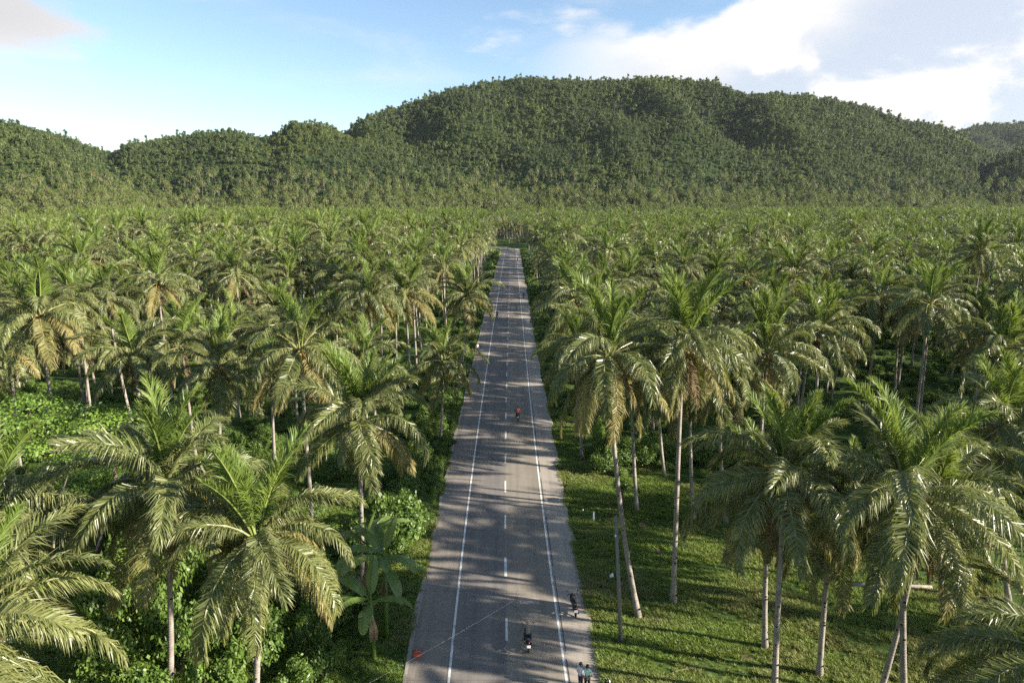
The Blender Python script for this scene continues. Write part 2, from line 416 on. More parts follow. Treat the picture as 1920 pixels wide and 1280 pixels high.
def fbm(x, y, o=4):
    s = 0; w = 0.5
    for i in range(o): s = s + w * vnoise(x * 2 ** i + 17 * i, y * 2 ** i + 5 * i); w *= 0.5
    return s
def hill_h(X, Y):
    out = np.full(X.shape, -4.0)
    for i, (Yr, Yb, P) in enumerate(RIDGES):
        px = np.array([p[0] for p in P], float); ph = np.array([p[1] for p in P], float)
        wx = X + 50 * (fbm(X / 260 + 9 * i, Y / 260) - 0.45)
        near = np.clip((Yr - Y) / (Yr - Yb), 0, 1)
        Xs = (X * (1 - near) + wx * near) * np.where(Y < Yr, Yr / Y, 1.0)          # the spurs fan out towards the plain
        Hc = np.interp(Xs, px, ph, left=-4, right=-4)
        Yv = Yb - 110 + 150 * (fbm(X / 170 + 13 * i, Y * 0 + 2.5 + i, 3) - 0.45)
        s = (Yr - Y) / (Yr - Yv)
        front = 0.5 + 0.5 * np.cos(PI * np.clip(s, 0, 1)); front = np.where(s >= 0, front ** 1.0, np.exp(-(s * (Yr - Yb) / 320) ** 2))
        rid = 1 - np.abs(2 * fbm(X / 210 + 31 * i + Y / 900, Y / 620 + 3, 3) - 0.9)       # spurs running down the slope
        rel = (rid - 0.75) * 0.72 + (fbm(X / 90, Y / 90 + 40, 3) - 0.44) * 0.22
        bump = 4 * np.clip(s, 0, 1) * (1 - np.clip(s, 0, 1)) * np.clip((s - 0.12) / 0.35, 0, 1)
        h = Hc * front * (1 + rel * bump) - 4 * (1 - front)
        out = np.maximum(out, h)
    return out
def hills():
    xs = np.arange(-1900, 2900, 22.0); ys = np.arange(600, 3100, 22.0)
    X, Y = np.meshgrid(xs, ys); Z = hill_h(X, Y)
    V = np.stack([X, Y, Z], -1).reshape(-1, 3); w = len(xs); h = len(ys)
    i = (np.arange(h - 1)[:, None] * w + np.arange(w - 1)[None]).ravel()
    F = np.stack([i, i + 1, i + w + 1, i + w], 1)
    keep = (Z.reshape(-1)[F] > -3.9).any(1)
    me = np_mesh('hills', V, F[keep], MATS['forest_floor'])
    me.polygons.foreach_set('use_smooth', [True] * len(me.polygons))
    o = link('hills', me); o['kind'] = 'structure'
hills()

def road_c(y):                      # the middle of the road drifts a little to the left
    y = np.asarray(y, float)
    c = -0.85 + 0.72 * np.exp(-np.clip(y - 30, -60, 1e9) / 26.0)
    c = np.where(y < 30, -0.13 - (y - 30) * 0.006, c)
    return c - np.where(y > 425, (y - 425) ** 2 * 0.012, 0)
def strip(name, a, b, z, y0, y1, mat, parent=None, step=4.0):
    n = max(2, int((y1 - y0) / step) + 1); ys = np.linspace(y0, y1, n); c = road_c(ys)
    V = []; F = []
    for i in range(n):
        V += [(c[i] + a, ys[i], z), (c[i] + b, ys[i], z)]
        if i: k = 2 * i; F.append((k - 2, k - 1, k + 1, k))
    mb = MB(); mb.add(V, F); return mb.obj(name, mat, parent)
def road():
    # a base slab with a low raw edge
    ys = np.linspace(-60, 470, 160); c = road_c(ys); V = []; F = []
    er = np.random.default_rng(5)
    for i, y in enumerate(ys):
        jl = 0.5 * (float(vnoise(np.array([y / 5.0]), np.array([3.3]))[0]) - 0.5) + er.uniform(-0.06, 0.06); jr = 0.5 * (float(vnoise(np.array([y / 5.0]), np.array([9.1]))[0]) - 0.5) + er.uniform(-0.06, 0.06)
        V += [(c[i] - 6.05 + jl, y, -0.02), (c[i] - 5.95 + jl, y, 0.10), (c[i] + 5.45 + jr, y, 0.10), (c[i] + 5.55 + jr, y, -0.02)]
        if i:
            k = 4 * i
            for q in range(3): F.append((k - 4 + q, k - 3 + q, k + 1 + q, k + q))
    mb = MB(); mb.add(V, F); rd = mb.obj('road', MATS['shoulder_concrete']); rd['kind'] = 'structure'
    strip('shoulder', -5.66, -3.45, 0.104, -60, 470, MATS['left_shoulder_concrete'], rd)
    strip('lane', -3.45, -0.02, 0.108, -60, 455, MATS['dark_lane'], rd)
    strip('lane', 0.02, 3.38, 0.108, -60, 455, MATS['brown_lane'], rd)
    strip('edge_line', -3.37, -3.23, 0.112, -60, 400, MATS['worn_white_paint'], rd)
    strip('edge_line', 3.20, 3.34, 0.112, -60, 400, MATS['worn_white_paint'], rd)
    # dark open joint beside the right edge line, broken in places
    y = -20.0
    jr = random.Random(4)
    while y < 190:
        l = jr.uniform(2, 9); a = 3.44 + jr.uniform(-0.02, 0.03)
        strip('joint', a, a + jr.uniform(0.03, 0.06), 0.1115, y, y + l, MATS['joint_dark'], rd, 2.0); y += l + jr.uniform(0.5, 3.0)
    for k in range(-5, 50):
        y0 = 37.3 + 7.35 * k
        strip('lane_dash', -0.09 + jr.uniform(-0.02, 0.02), 0.07 + jr.uniform(-0.02, 0.02), 0.113, y0, y0 + 2.55 + jr.uniform(-0.3, 0.2), MATS['worn_white_paint'], rd, 1.0)
    # a pale patch repair in the right lane and a dark one in the left
    strip('patch', 0.9, 2.2, 0.1105, 41.2, 41.9, MATS['shoulder_concrete'], rd)
    return rd
road()

def haze():
    m = bpy.data.materials.new('hazy_air'); m.use_nodes = True; g = NT(m.node_tree)
    out = g.n('ShaderNodeOutputMaterial'); v = g.n('ShaderNodeVolumePrincipled')
    v.inputs['Color'].default_value = (0.86, 0.92, 1.0, 1); v.inputs['Density'].default_value = 0.00002; v.inputs['Anisotropy'].default_value = 0.2
    g.nt.links.new(v.outputs[0], out.inputs['Volume'])
    mb = MB(); mb.box((0, 1700, 219), (8040, 5040, 440)); o = mb.obj('haze', m); o['kind'] = 'stuff'
haze()

# ------------------------------------------------------------------ coconut palms
FR_BINS = [(82, 42, 5.2, 0.25), (66, 84, 5.8, 0.45), (48, 108, 5.9, 0.62), (28, 112, 5.9, 0.72), (6, 86, 5.8, 0.76), (-20, 58, 5.6, 0.7), (-48, 34, 5.4, 0.58)]
def frond_data(seed, e0, droop, L, sag, n, w, leaf=1.28, lift=0.2, fwd=20, ragged=0.0, rs=4):
    """arched midrib with two rows of hanging leaflets; lies along +x"""
    r = np.random.default_rng(seed); N = 24
    s = np.linspace(0, 1, N); a = np.radians(e0 - droop * s ** 1.25 + r.uniform(-4, 4))
    ds = L / (N - 1)
    x = np.concatenate([[0], np.cumsum(np.cos((a[1:] + a[:-1]) / 2) * ds)]); z = np.concatenate([[0], np.cumsum(np.sin((a[1:] + a[:-1]) / 2) * ds)])
    y = r.uniform(-0.5, 0.5) * s ** 2 * 0.8
    P = np.stack([x, y, z], 1)
    parts = []
    mb = MB(); ii = [0, 4, 8, 12, 16, 20, 23]
    mb.tube([P[i] for i in ii], [0.075 * (1 - 0.86 * s[i]) + 0.004 for i in ii], rs, tip=1.15)
    parts.append((mb.v, mb.f, mb.tip, 0))
    t = np.repeat(0.15 + 0.85 * ((np.arange(n) + 0.5) / n), 2); sd = np.tile([1.0, -1.0], n)
    t = np.clip(t + r.uniform(-0.4, 0.4, 2 * n) / n, 0.12, 0.998)
    if ragged: k = r.random(2 * n) > ragged; t = t[k]; sd = sd[k]
    m = len(t)
    B0 = np.stack([np.interp(t, s, P[:, i]) for i in range(3)], 1)
    aa = np.interp(t, s, a); T = np.stack([np.cos(aa), np.zeros(m), np.sin(aa)], 1); Nn = np.stack([-np.sin(aa), np.zeros(m), np.cos(aa)], 1)
    Bn = np.zeros((m, 3)); Bn[:, 1] = sd
    ll = leaf * (0.5 + 0.5 * np.clip((t - 0.12) / 0.22, 0, 1)) * (1 - 0.62 * np.clip((t - 0.5) / 0.5, 0, 1) ** 1.7) * r.uniform(0.82, 1.12, m)
    wv = np.sin(t * r.uniform(14, 26) + sd * r.uniform(0, 3) + r.uniform(0, 6))
    f = np.radians(fwd + (56 - 0.5 * fwd) * t ** 1.6 - 10 * t + r.uniform(-14, 14, m) + 7 * wv)
    d1 = Bn * np.cos(f)[:, None] + T * np.sin(f)[:, None] + Nn * (lift + r.uniform(-0.2, 0.2, m) + 0.10 * np.sin(t * 23 + sd))[:, None]
    d1 /= np.linalg.norm(d1, axis=1)[:, None]
    g = np.clip(sag + r.uniform(-0.3, 0.22, m) + 0.1 * wv, 0, 0.95)[:, None]
    d2 = d1 * (1 - g) + np.array([0, 0, -1.0]) * g; d2 /= np.linalg.norm(d2, axis=1)[:, None]
    W = T - (T * d1).sum(1)[:, None] * d1; W /= np.linalg.norm(W, axis=1)[:, None]
    tw = r.uniform(-1.1, 1.1, m)[:, None]; W = W * np.cos(tw) + np.cross(d1, W) * np.sin(tw)
    W = W * (w / 2)
    P1 = B0 + d1 * (ll * 0.45)[:, None]; P2 = P1 + d2 * (ll * 0.55)[:, None]
    V = np.stack([B0 - W * 0.7, B0 + W * 0.7, P1 - W, P1 + W, P2], 1).reshape(-1, 3)
    o = np.arange(m) * 5
    F = [(q, q + 1, q + 3, q + 2) for q in o] + [(q + 2, q + 3, q + 4) for q in o]
    tt = (0.25 * t + 0.25 * r.random(m))
    tp = np.stack([tt, tt, tt + 0.1, tt + 0.1, tt + 0.5], 1).ravel()
    parts.append((V, F, tp, 0))
    return parts

def frond_meshes(n, w, tagname):
    out = []
    for b, (e0, dr, L, sag) in enumerate(FR_BINS):
        row = []
        for v in range(2):
            d = frond_data(100 + 10 * b + v, e0, dr * (0.92 + 0.16 * v), L * (0.97 + 0.07 * v), sag, n, w, lift=(0.32, 0.26, 0.12, 0.0, -0.08, -0.05, 0.1)[b], fwd=(48, 40, 30, 24, 20, 22, 28)[b])
            row.append(d)
        out.append(row)
    return out
FH = frond_meshes(165, 0.047, 'h')
FL = frond_meshes(50, 0.094, 'l')
DEAD_H = [frond_data(300 + v, e0, dr, 4.4, 0.72, 54, 0.06, 0.8, 0.25) for v, (e0, dr) in enumerate([(-62, 24), (-74, 12), (-48, 40)])]
DEAD_L = [frond_data(300 + v, e0, dr, 4.4, 0.72, 24, 0.12, 0.8, 0.25) for v, (e0, dr) in enumerate([(-62, 24), (-74, 12), (-48, 40)])]
FM = [[join_np(d).mesh('frond', MATS['frond_young' if b < 1 else 'frond_green']) for d in row] for b, row in enumerate(FH)]
FY = [[join_np(d).mesh('frond', MATS['frond_yellow']) for d in row] if b >= 4 else None for b, row in enumerate(FH)]
FD = [join_np(d).mesh('dead_frond', MATS['frond_dead']) for d in DEAD_H]

def crown_layout(r, N):
    """for each frond: bin, variant, azimuth, tilt, roll, scale"""
    out = []; a0 = r.uniform(0, 2 * PI); ex = r.uniform(1.0, 1.45); lo = r.uniform(122, 146)
    for k in range(N):
        age = (k + 0.5) / N
        e = 88 - lo * age ** ex + r.uniform(-11, 11)
        b = min(range(7), key=lambda q: abs(FR_BINS[q][0] - e))
        out.append((b, r.randrange(2), a0 + k * 2.39996 + r.uniform(-0.25, 0.25), R(FR_BINS[b][0] - e), R(r.uniform(-24, 24)), r.uniform(0.84, 1.08)))
    return out

def frond_matrix(az, tilt, roll, s, hub=(0, 0, 0), out=0.12, dz=0.0):
    M = Matrix.Rotation(az, 4, 'Z') @ Matrix.Translation((out, 0, dz)) @ Matrix.Rotation(tilt, 4, 'Y') @ Matrix.Rotation(roll, 4, 'X') @ Matrix.Scale(s, 4)
    return Matrix.Translation(hub) @ M

def coconut_bunch(r, big=True):
    mb = MB()
    for k in range(r.randrange(7, 13)):
        a = r.uniform(0, 2 * PI); q = r.uniform(0.22, 0.48)
        mb.ball((q * math.cos(a), q * math.sin(a), r.uniform(-0.75, -0.25)), (0.12, 0.12, 0.15), 0, 7, 5)
    for k in range(7):
        a = r.uniform(0, 2 * PI); p = [(0.1 * math.cos(a), 0.1 * math.sin(a), 0.0), (0.4 * math.cos(a), 0.4 * math.sin(a), 0.25 * r.uniform(-1, 1)), (0.75 * math.cos(a), 0.75 * math.sin(a), r.uniform(-0.7, 0.1))]
        mb.tube(p, [0.03, 0.025, 0.01], 4, 1)
    return mb
_r = random.Random(21)
BUNCH = [coconut_bunch(_r).mesh('coconut_bunch', [MATS['coconut_husk'], MATS['spathe']]) for _ in range(3)]

def trunk_mb(dx, dy, h, r0=0.19, r1=0.115, segs=16, sides=9, cx=0.7, notches=None):
    """tapered ringed trunk from (0,0,0) to (dx,dy,h), curving at the foot"""
    mb = MB(); pts = []; rad = []
    for i in range(segs + 1):
        t = i / segs; c = (dx * cx, dy * cx, h * 0.42)
        x = 2 * t * (1 - t) * c[0] + t * t * dx; y = 2 * t * (1 - t) * c[1] + t * t * dy; z = 2 * t * (1 - t) * c[2] + t * t * h
        pts.append((x, y, z)); rad.append((r0 * (1 - t) + r1 * t) * (1 + 0.65 * math.exp(-t * 26)) * (1 + 0.03 * math.sin(i * 2.3)))
    pts[0] = (pts[0][0], pts[0][1], -0.3)
    mb.tube(pts, rad, sides)
    if notches:
        nr = random.Random(int(h * 1000))
        for k in range(notches):
            if nr.random() < 0.45: continue
            t = 0.05 + 0.8 * (k + nr.uniform(-.4, .4)) / notches + 0.02; i = t * segs; j = int(i); f = i - j
            p = Vector(pts[j]).lerp(Vector(pts[j + 1]), f); q = rad[j]; a = -PI / 2 + nr.uniform(-1.1, 1.1)
            mb.box((p.x + math.cos(a) * q * 0.93, p.y + math.sin(a) * q * 0.93, p.z), (0.10, 0.11, 0.07), 1, (0, 0, a))
    return mb

LOWCROWN = []
for v in range(6):
    r = random.Random(500 + v); mb = MB()
    for (b, vv, az, tl, ro, s) in crown_layout(r, 29):
        M = frond_matrix(az, tl, ro, s)
        yel = b >= 5 and r.random() < 0.33
        for V, F, tp, mi in FL[b][vv]:
            mb.add([M @ Vector(q) for q in V], F, 1 if yel else (3 if b < 1 else 0), tp)
    for k in range(r.randrange(3, 9)):
        M = frond_matrix(r.uniform(0, 2 * PI), 0, 0, r.uniform(0.6, 0.9), dz=-0.25)
        for V, F, tp, mi in DEAD_L[k % 3]: mb.add([M @ Vector(q) for q in V], F, 2, tp)
    mb.tip = [q if q else 0.001 for q in mb.tip]
    LOWCROWN.append(mb)
CROWN_MATS = [MATS['frond_green'], MATS['frond_yellow'], MATS['frond_dead'], MATS['frond_young'], MATS['palm_bark']]
CROWN_ME = [mb.mesh('crown', CROWN_MATS) for mb in LOWCROWN]
TRUNK_ME = []
for v, (dx, dy) in enumerate([(0.5, 0.2), (-0.7, 0.3), (0.2, -0.9), (-0.3, -0.3), (1.1, 0.4)]):
    TRUNK_ME.append((dx, dy, trunk_mb(dx, dy, 15.5, 0.18, 0.11, 9, 7).mesh('trunk', MATS['palm_bark'], True)))

def palm_full(x, y, hx, hy, h, label, group, seed, N=24, size=1.0, dead=3, yellow=0.3, bx=None, notches=14, cat='palm tree', lean_up=0.7):
    """a palm whose fronds are parts of their own; foot at (x, y), heart at (hx, hy, h)"""
    r = random.Random(seed)
    root = thing('coconut_palm', label, cat, (x, y, 0), 0, group)
    tm = trunk_mb(hx - x, hy - y, h, 0.145 + 0.0022 * h, 0.11, 18, 10, lean_up, notches)
    tm.obj('trunk', [MATS['palm_bark'], MATS['notch_dark']], root, True)
    hub = (hx - x, hy - y, h)
    for (b, vv, az, tl, ro, s) in crown_layout(r, N):
        me = FY[b][vv] if (b >= 4 and r.random() < yellow * (0.45 if b == 4 else 1)) else FM[b][vv]
        o = link('frond', me, root); o.matrix_local = frond_matrix(az, tl, ro, s * size, hub)
    for k in range(dead):
        o = link('dead_frond', FD[k % 3], root); o.matrix_local = frond_matrix(r.uniform(0, 2 * PI), R(r.uniform(-6, 6)), 0, r.uniform(0.7, 0.95) * size, hub, dz=-0.25)
    o = link('coconut_bunch', BUNCH[seed % 3], root, hub, (0, 0, r.uniform(0, 6)), (1.35, 1.35, 1.35))
    o['kind'] = 'stuff'
    return root

# the palms that can be singled out: foot x, heart x, y, heart height, frond scale, dead fronds, share of yellow fronds, label
NEAR = [
    (-21.2, -21.5, 24.0, 9.6, 1.12, 1, .1, 'palm cut by the left frame edge, long arching frond across the bottom left corner'),
    (-25.4, -24.8, 30.0, 11.2, 1.08, 1, .1, 'palm cut by the left frame edge above the arching corner frond'),
    (-18.4, -17.3, 32.0, 12.2, 1.10, 4, .8, 'foreground palm on the left with broad yellow tipped fronds hanging over vines'),
    (-12.8, -11.9, 29.5, 10.8, 1.0, 3, .6, 'foreground palm with long drooping fronds, left of the banana plants'),
    (-9.9, -9.6, 41.0, 12.8, 1.02, 2, .2, 'dark green palm standing behind the big roadside bush on the left'),
    (-16.1, -16.2, 51.0, 15.3, 1.05, 2, .5, 'tall palm with straight pale trunk and brown flower stalks, left of the road'),
    (-25.3, -24.3, 55.0, 13.1, 1.0, 4, .1, 'dark shaded palm with red brown nut cluster, left of the tall pale trunk'),
    (-32.6, -32.9, 58.0, 13.4, .92, 3, .1, 'dark shaded palm just right of the lime green leafy trees'),
    (-40.9, -40.6, 58.0, 16.8, 1.08, 8, .8, 'palm with a heavy skirt of brown fronds above the lime green trees'),
    (-48.0, -48.1, 75.0, 15.7, .85, 6, .3, 'slim palm with a narrow brown skirt, right of the heavy skirted palm'),
    (-45.2, -46.6, 78.0, 15.6, .9, 3, .3, 'slim palm with thin white trunk behind the lime green trees'),
    (-8.1, -7.6, 73.4, 9.4, 1.0, 3, .3, 'short palm at the left road edge beside the red shirted rider'),
    (-7.6, -6.3, 95.0, 13.8, 1.0, 3, .5, 'palm whose fronds hang out over the left shoulder of the road'),
    (-16.7, -17.0, 80.0, 15.4, 1.02, 4, 1., 'palm with one long yellow frond slanting down right, left of the road'),
    (-13.4, -13.8, 88.0, 15.0, 1.02, 3, 1., 'palm with a broad golden frond hanging behind the other yellow fronded palm'),
    (-30.5, -31.1, 63.0, 13.1, .98, 3, .2, 'palm with orange nut stalks behind the two dark shaded palms'),
    (-46.4, -46.9, 90.0, 16.2, 1.0, 2, .3, 'palm with forked pale stalks standing clear above the left grove'),
    (-70.2, -70.6, 112.0, 17.3, 1.0, 3, .2, 'tall palm at the upper left of the grove with dark nut cluster'),
    (8.2, 5.8, 40.2, 17.1, 1.06, 4, .9, 'tall palm leaning over the road with curved trunk beside the utility pole'),
    (10.8, 10.6, 41.5, 17.5, .98, 5, .6, 'tall straight palm right of the leaning roadside palm'),
    (14.1, 13.6, 32.0, 12.7, 1.05, 4, .5, 'large foreground palm on the right with wide fronds and pale straight trunk'),
    (19.5, 18.2, 29.5, 13.1, 1.10, 3, .3, 'nearest big dark palm at the lower right with green nuts'),
    (15.2, 14.7, 36.7, 9.9, .85, 6, .5, 'short palm with curved white foot behind the large right foreground palm'),
    (17.4, 17.1, 34.0, 9.9, .85, 4, .6, 'low palm with speckled trunk between the two big right foreground palms'),
    (19.6, 21.0, 32.5, 11.0, .95, 3, .5, 'leaning palm with bright grey trunk beside the nearest big dark palm'),
    (21.9, 21.7, 24.0, 8.3, 1.0, 1, .1, 'palm cut by the frame in the lower right corner'),
    (20.8, 20.6, 54.0, 14.4, 1.08, 3, .3, 'wide silvery palm behind the large right foreground palm'),
    (43.0, 43.2, 80.0, 15.4, 1.05, 5, .2, 'dark brown skirted palm standing in a gap of the right grove'),
    (46.8, 46.4, 75.0, 15.2, 1.05, 2, .2, 'broad green palm right of the dark palm in the gap'),
    (7.9, 7.0, 76.0, 15.9, 1.08, 3, .4, 'palm at the right road edge with hanging yellow frond, beyond the leaning palm'),
    (7.4, 6.7, 68.4, 11.7, .95, 4, .3, 'low roadside palm on the right with small pale sign at its foot'),
    (10.9, 10.0, 55.4, 12.4, .9, 3, .3, 'slender palm behind the two tall trunks, near the vine covered stump'),
    (15.0, 13.8, 62.9, 10.6, .9, 4, .5, 'short palm at the back edge of the grass clearing'),
    (15.1, 14.2, 52.8, 12.4, .92, 4, .4, 'thin trunked palm in the clearing, right of the tall straight palm'),
    (28.8, 28.5, 62.0, 14.8, 1.05, 3, .3, 'pale green palm at middle right, behind the wide silvery palm'),
    (44.5, 44.1, 60.0, 13.2, 1.05, 3, .2, 'dark upright palm close to the right frame edge'),
    (33.3, 31.4, 41.8, 12.2, 1.0, 4, .2, 'shaded palm at the right frame edge beside the fallen log'),
    (27.9, 26.4, 39.7, 9.8, .95, 4, .3, 'shaded low palm behind the nearest big dark palm'),
    (17.9, 16.5, 52.8, 13.0, .92, 3, .4, 'palm with thin leaning trunk left of the wide silvery palm'),
]
for i, (fx, hx, y, h, s, dd, ye, lab) in enumerate(NEAR):
    palm_full(fx, y + (i % 3 - 1) * 0.3, hx, y, h, lab.replace('palm', 'coconut palm', 1), 'coconut palms near the road', 900 + i, 27 + i % 5, s * (0.98 if y < 36 else 0.95), dd, ye)

# the grove beyond: jittered planting rows
def grove_points():
    g = np.random.default_rng(42); P = []
    ex = [(n[0], n[2]) for n in NEAR]
    Y = -40.0
    while Y < 960:
        sp = 8.1 if Y < 300 else 8.5
        lim = min(0.80 * max(Y, 0) + 60, 0.80 * Y + 25 if Y > 120 else 1e9)
        lim = max(lim, 75)
        X = -lim
        while X < lim:
            x = X + g.uniform(-3.2, 3.2); y = Y + g.uniform(-3.2, 3.2)
            X += sp
            c = float(road_c(y))
            if y < 478 and -9.3 < x - c < 9.2: continue
            if 440 < y < 500 and -40 < x < 10: continue
            fill = 46 < y < 64 and (x > 23 or x < -52) and g.random() < 0.7
            if y < 64 and not fill and inframe(x, y, 14, 0.06): continue                       # the near palms are placed one by one
            if y < 64 and not fill and inframe(x, y, 4, 0.04): continue
            if y < 26 and abs(x) < 24: continue
            if 64 <= y < 74 and 6 < x < 24: continue
            if 48 < y < 74 and -50 < x < -26: continue
            if any((x - a) ** 2 + (y - b) ** 2 < 30 for a, b in ex): continue
            if y < 30 and x < -30 and g.random() < 0.5: continue
            if y < 46 and x > 24 and g.random() < 0.80: continue  # unseen palms that shade the road, thinned so sun reaches the clearing
            P.append((x, y, g.normal(14.6, 2.2)))
        Y += sp
    A = np.array(P); k = hill_h(A[:, 0], A[:, 1]) < 30
    k &= ~((A[:, 1] > 110) & (fbm(A[:, 0] / 38 + 11, A[:, 1] / 38 + 7, 3) > 0.62))          # small gaps in the planting
    dh = (fbm(A[:, 0] / 60 + 3, A[:, 1] / 60, 3) - 0.44) * 14
    return [(p[0], p[1], min(20.0, max(8.5, p[2] + q))) for p, q, ok in zip(P, dh, k) if ok]
GP = grove_points()
vis = sorted([p for p in GP if inframe(p[0], p[1], p[2], -0.02) and p[1] > 44], key=lambda p: p[1])
own = vis[:300 - len(NEAR)]; ownset = set(own)
ORD = ['first', 'second', 'third', 'fourth', 'fifth', 'sixth', 'seventh', 'eighth', 'ninth', 'tenth', 'eleventh', 'twelfth', 'thirteenth', 'fourteenth', 'fifteenth', 'sixteenth', 'seventeenth', 'eighteenth', 'nineteenth', 'twentieth']
row = {-1: 0, 1: 0}; behind = {}
LANDMARK = [(-16.1, 51, 'tall palm with straight pale trunk'), (-25.3, 55, 'dark palm with red brown nuts'), (-40.9, 58, 'heavy brown skirted palm at the left'), (-48, 75, 'slim palm with narrow brown skirt'),
            (-16.7, 80, 'palm with one long yellow frond'), (-46.4, 90, 'palm with forked pale stalks'), (-70.2, 112, 'tall palm at the upper left'), (-30.5, 63, 'palm with orange nut stalks'),
            (20.8, 54, 'wide silvery palm'), (43, 80, 'dark brown palm in the gap'), (46.8, 75, 'broad green palm beside the gap'), (28.8, 62, 'pale green palm at middle right'),
            (44.5, 60, 'dark upright palm near the right edge'), (15, 62.9, 'short palm at the clearing edge'), (33.3, 41.8, 'shaded palm beside the fallen log')]
def grove_label(x, y):
    side = 'left' if x < 0 else 'right'; sg = -1 if x < 0 else 1
    if abs(x - float(road_c(y))) < 13 and row[sg] < 20:
        row[sg] += 1
        return ('coconut palm lining the %s road edge, %s of its row beyond the nearest palms' % (side, ORD[row[sg] - 1]), 'coconut palms in the rows lining the road')
    best = min(LANDMARK, key=lambda q: (q[0] - x) ** 2 + (q[1] - y) ** 2)
    d = math.hypot(best[0] - x, best[1] - y)
    if d < 26:
        dx, dy = x - best[0], y - best[1]
        rel_ = 'behind' if dy > abs(dx) else ('left of' if dx < 0 else 'right of') if abs(dx) > -dy else 'in front of'
        k = behind[(best[2], rel_)] = behind.get((best[2], rel_), 0) + 1
        if k <= 20: return ('coconut palm, %s one %s the %s' % (ORD[k - 1] if k > 1 else 'nearest', rel_, best[2]), 'coconut palms in the front of the %s grove' % side)
    if y < 125: return ('coconut palm in the middle of the %s grove, a little way back' % side, 'coconut palms in the middle of the %s grove' % side)
    return ('coconut palm deep in the %s grove, its crown merging with its neighbours' % side, 'coconut palms deep in the %s grove' % side)
for i, (x, y, h) in enumerate(own):
    r = random.Random(3000 + i); lab, grp = grove_label(x, y)
    s = r.uniform(0.80, 1.08)
    if i < 95:
        palm_full(x, y, x + r.uniform(-0.9, 0.9), y + r.uniform(-0.6, 0.6), h, lab, grp, 3000 + i, r.randrange(22, 29), s, r.randrange(2, 9), r.uniform(0.05, 0.6), notches=None)
    else:
        root = thing('coconut_palm', lab, 'palm tree', (x, y, 0), r.uniform(0, 6.28), grp)
        dx, dy, me = TRUNK_ME[i % 5]
        link('trunk', me, root, (0, 0, 0), (0, 0, 0), (1, 1, h / 15.5))
        link('crown', CROWN_ME[i % 6], root, (dx, dy, h), (R(r.uniform(-5, 5)), R(r.uniform(-5, 5)), r.uniform(0, 6.28)), (s, s, s * r.uniform(0.92, 1.1)))

def far_grove():
    src = []
    for v in range(6):
        mb = MB(); c = LOWCROWN[v]; dx, dy, _ = TRUNK_ME[v % 5]
        mb.add([(a + dx, b + dy, z + 15.5) for a, b, z in c.v], c.f, 0, c.tip); mb.mi = list(c.mi)
        t = trunk_mb(dx, dy, 15.5, 0.18, 0.11, 7, 6); mb.add(t.v, t.f, 4, 0.001)
        src.append(mb.mesh('grove_palm', CROWN_MATS))
    g = np.random.default_rng(8)
    P = [p for p in GP if p not in ownset]
    # palms also climb the foot of the hills
    yy = g.uniform(640, 1150, 8000); xx = g.uniform(-0.80, 0.80, 8000) * yy; hh = hill_h(xx, yy)
    for x, y, h in zip(xx, yy, hh):
        if -2 < h: 
            if h < 60 and g.random() < math.exp(-max(h, 0) / 28): P.append((x, y, g.normal(16, 2.2)))
    P = np.array(P); n = len(P)
    z = np.maximum(hill_h(P[:, 0], P[:, 1]), 0) * (P[:, 1] > 610)
    s = P[:, 2] / 15.5; w = g.uniform(0.78, 1.08, n)
    scatter('coconut_grove', np.stack([P[:, 0], P[:, 1], z - 0.1], 1), np.stack([g.uniform(-.05, .05, n), g.uniform(-.05, .05, n), g.uniform(0, 6.28, n)], 1),
            np.stack([w, w, s], 1), g.integers(0, 6, n), src, 'dense coconut grove filling the plain up to the foot of the hills', 'palm grove')
far_grove()

# ------------------------------------------------------------------ leafy plants
def leaf_cloud(seed, lobes, n, size, mat, aspect=1.7, shell=0.35, up=0.25, rough=0.16):
    """many single leaves through the volume of some lobes: (x, y, z, rx, ry, rz)"""
    r = np.random.default_rng(seed); L = np.array(lobes, float)
    wv = L[:, 3] * L[:, 4] + L[:, 4] * L[:, 5]; k = r.choice(len(L), n, p=wv / wv.sum())
    d = r.normal(size=(n, 3)); d /= np.linalg.norm(d, axis=1)[:, None]
    d[:, 2] = np.where(d[:, 2] < -0.35, -d[:, 2] * 0.6, d[:, 2])
    rad = (1 - shell * r.random(n) ** 1.5) * (1 + rough * r.normal(size=n))
    C = L[k, :3] + d * L[k, 3:6] * rad[:, None]
    nn = d + r.normal(size=(n, 3)) * 0.55 + np.array([0, 0, up]); nn /= np.linalg.norm(nn, axis=1)[:, None]
    a = np.cross(nn, r.normal(size=(n, 3))); a /= np.linalg.norm(a, axis=1)[:, None]; b = np.cross(nn, a)
    s = size * r.uniform(0.6, 1.35, n)[:, None]
    A = a * s * 0.5 * aspect; B = b * s * 0.5
    V = np.stack([C - A, C + B - nn * s * 0.12, C + A - nn * s * 0.2, C - B - nn * s * 0.12], 1).reshape(-1, 3)
    F = np.arange(4 * n).reshape(n, 4)
    tip = np.repeat(r.random(n) ** 1.4, 4)
    return V, F, tip

def cloud_mesh(name, seed, lobes, n, size, mat, **k):
    V, F, t = leaf_cloud(seed, lobes, n, size, mat, **k)
    return np_mesh(name, V, F, mat, t)

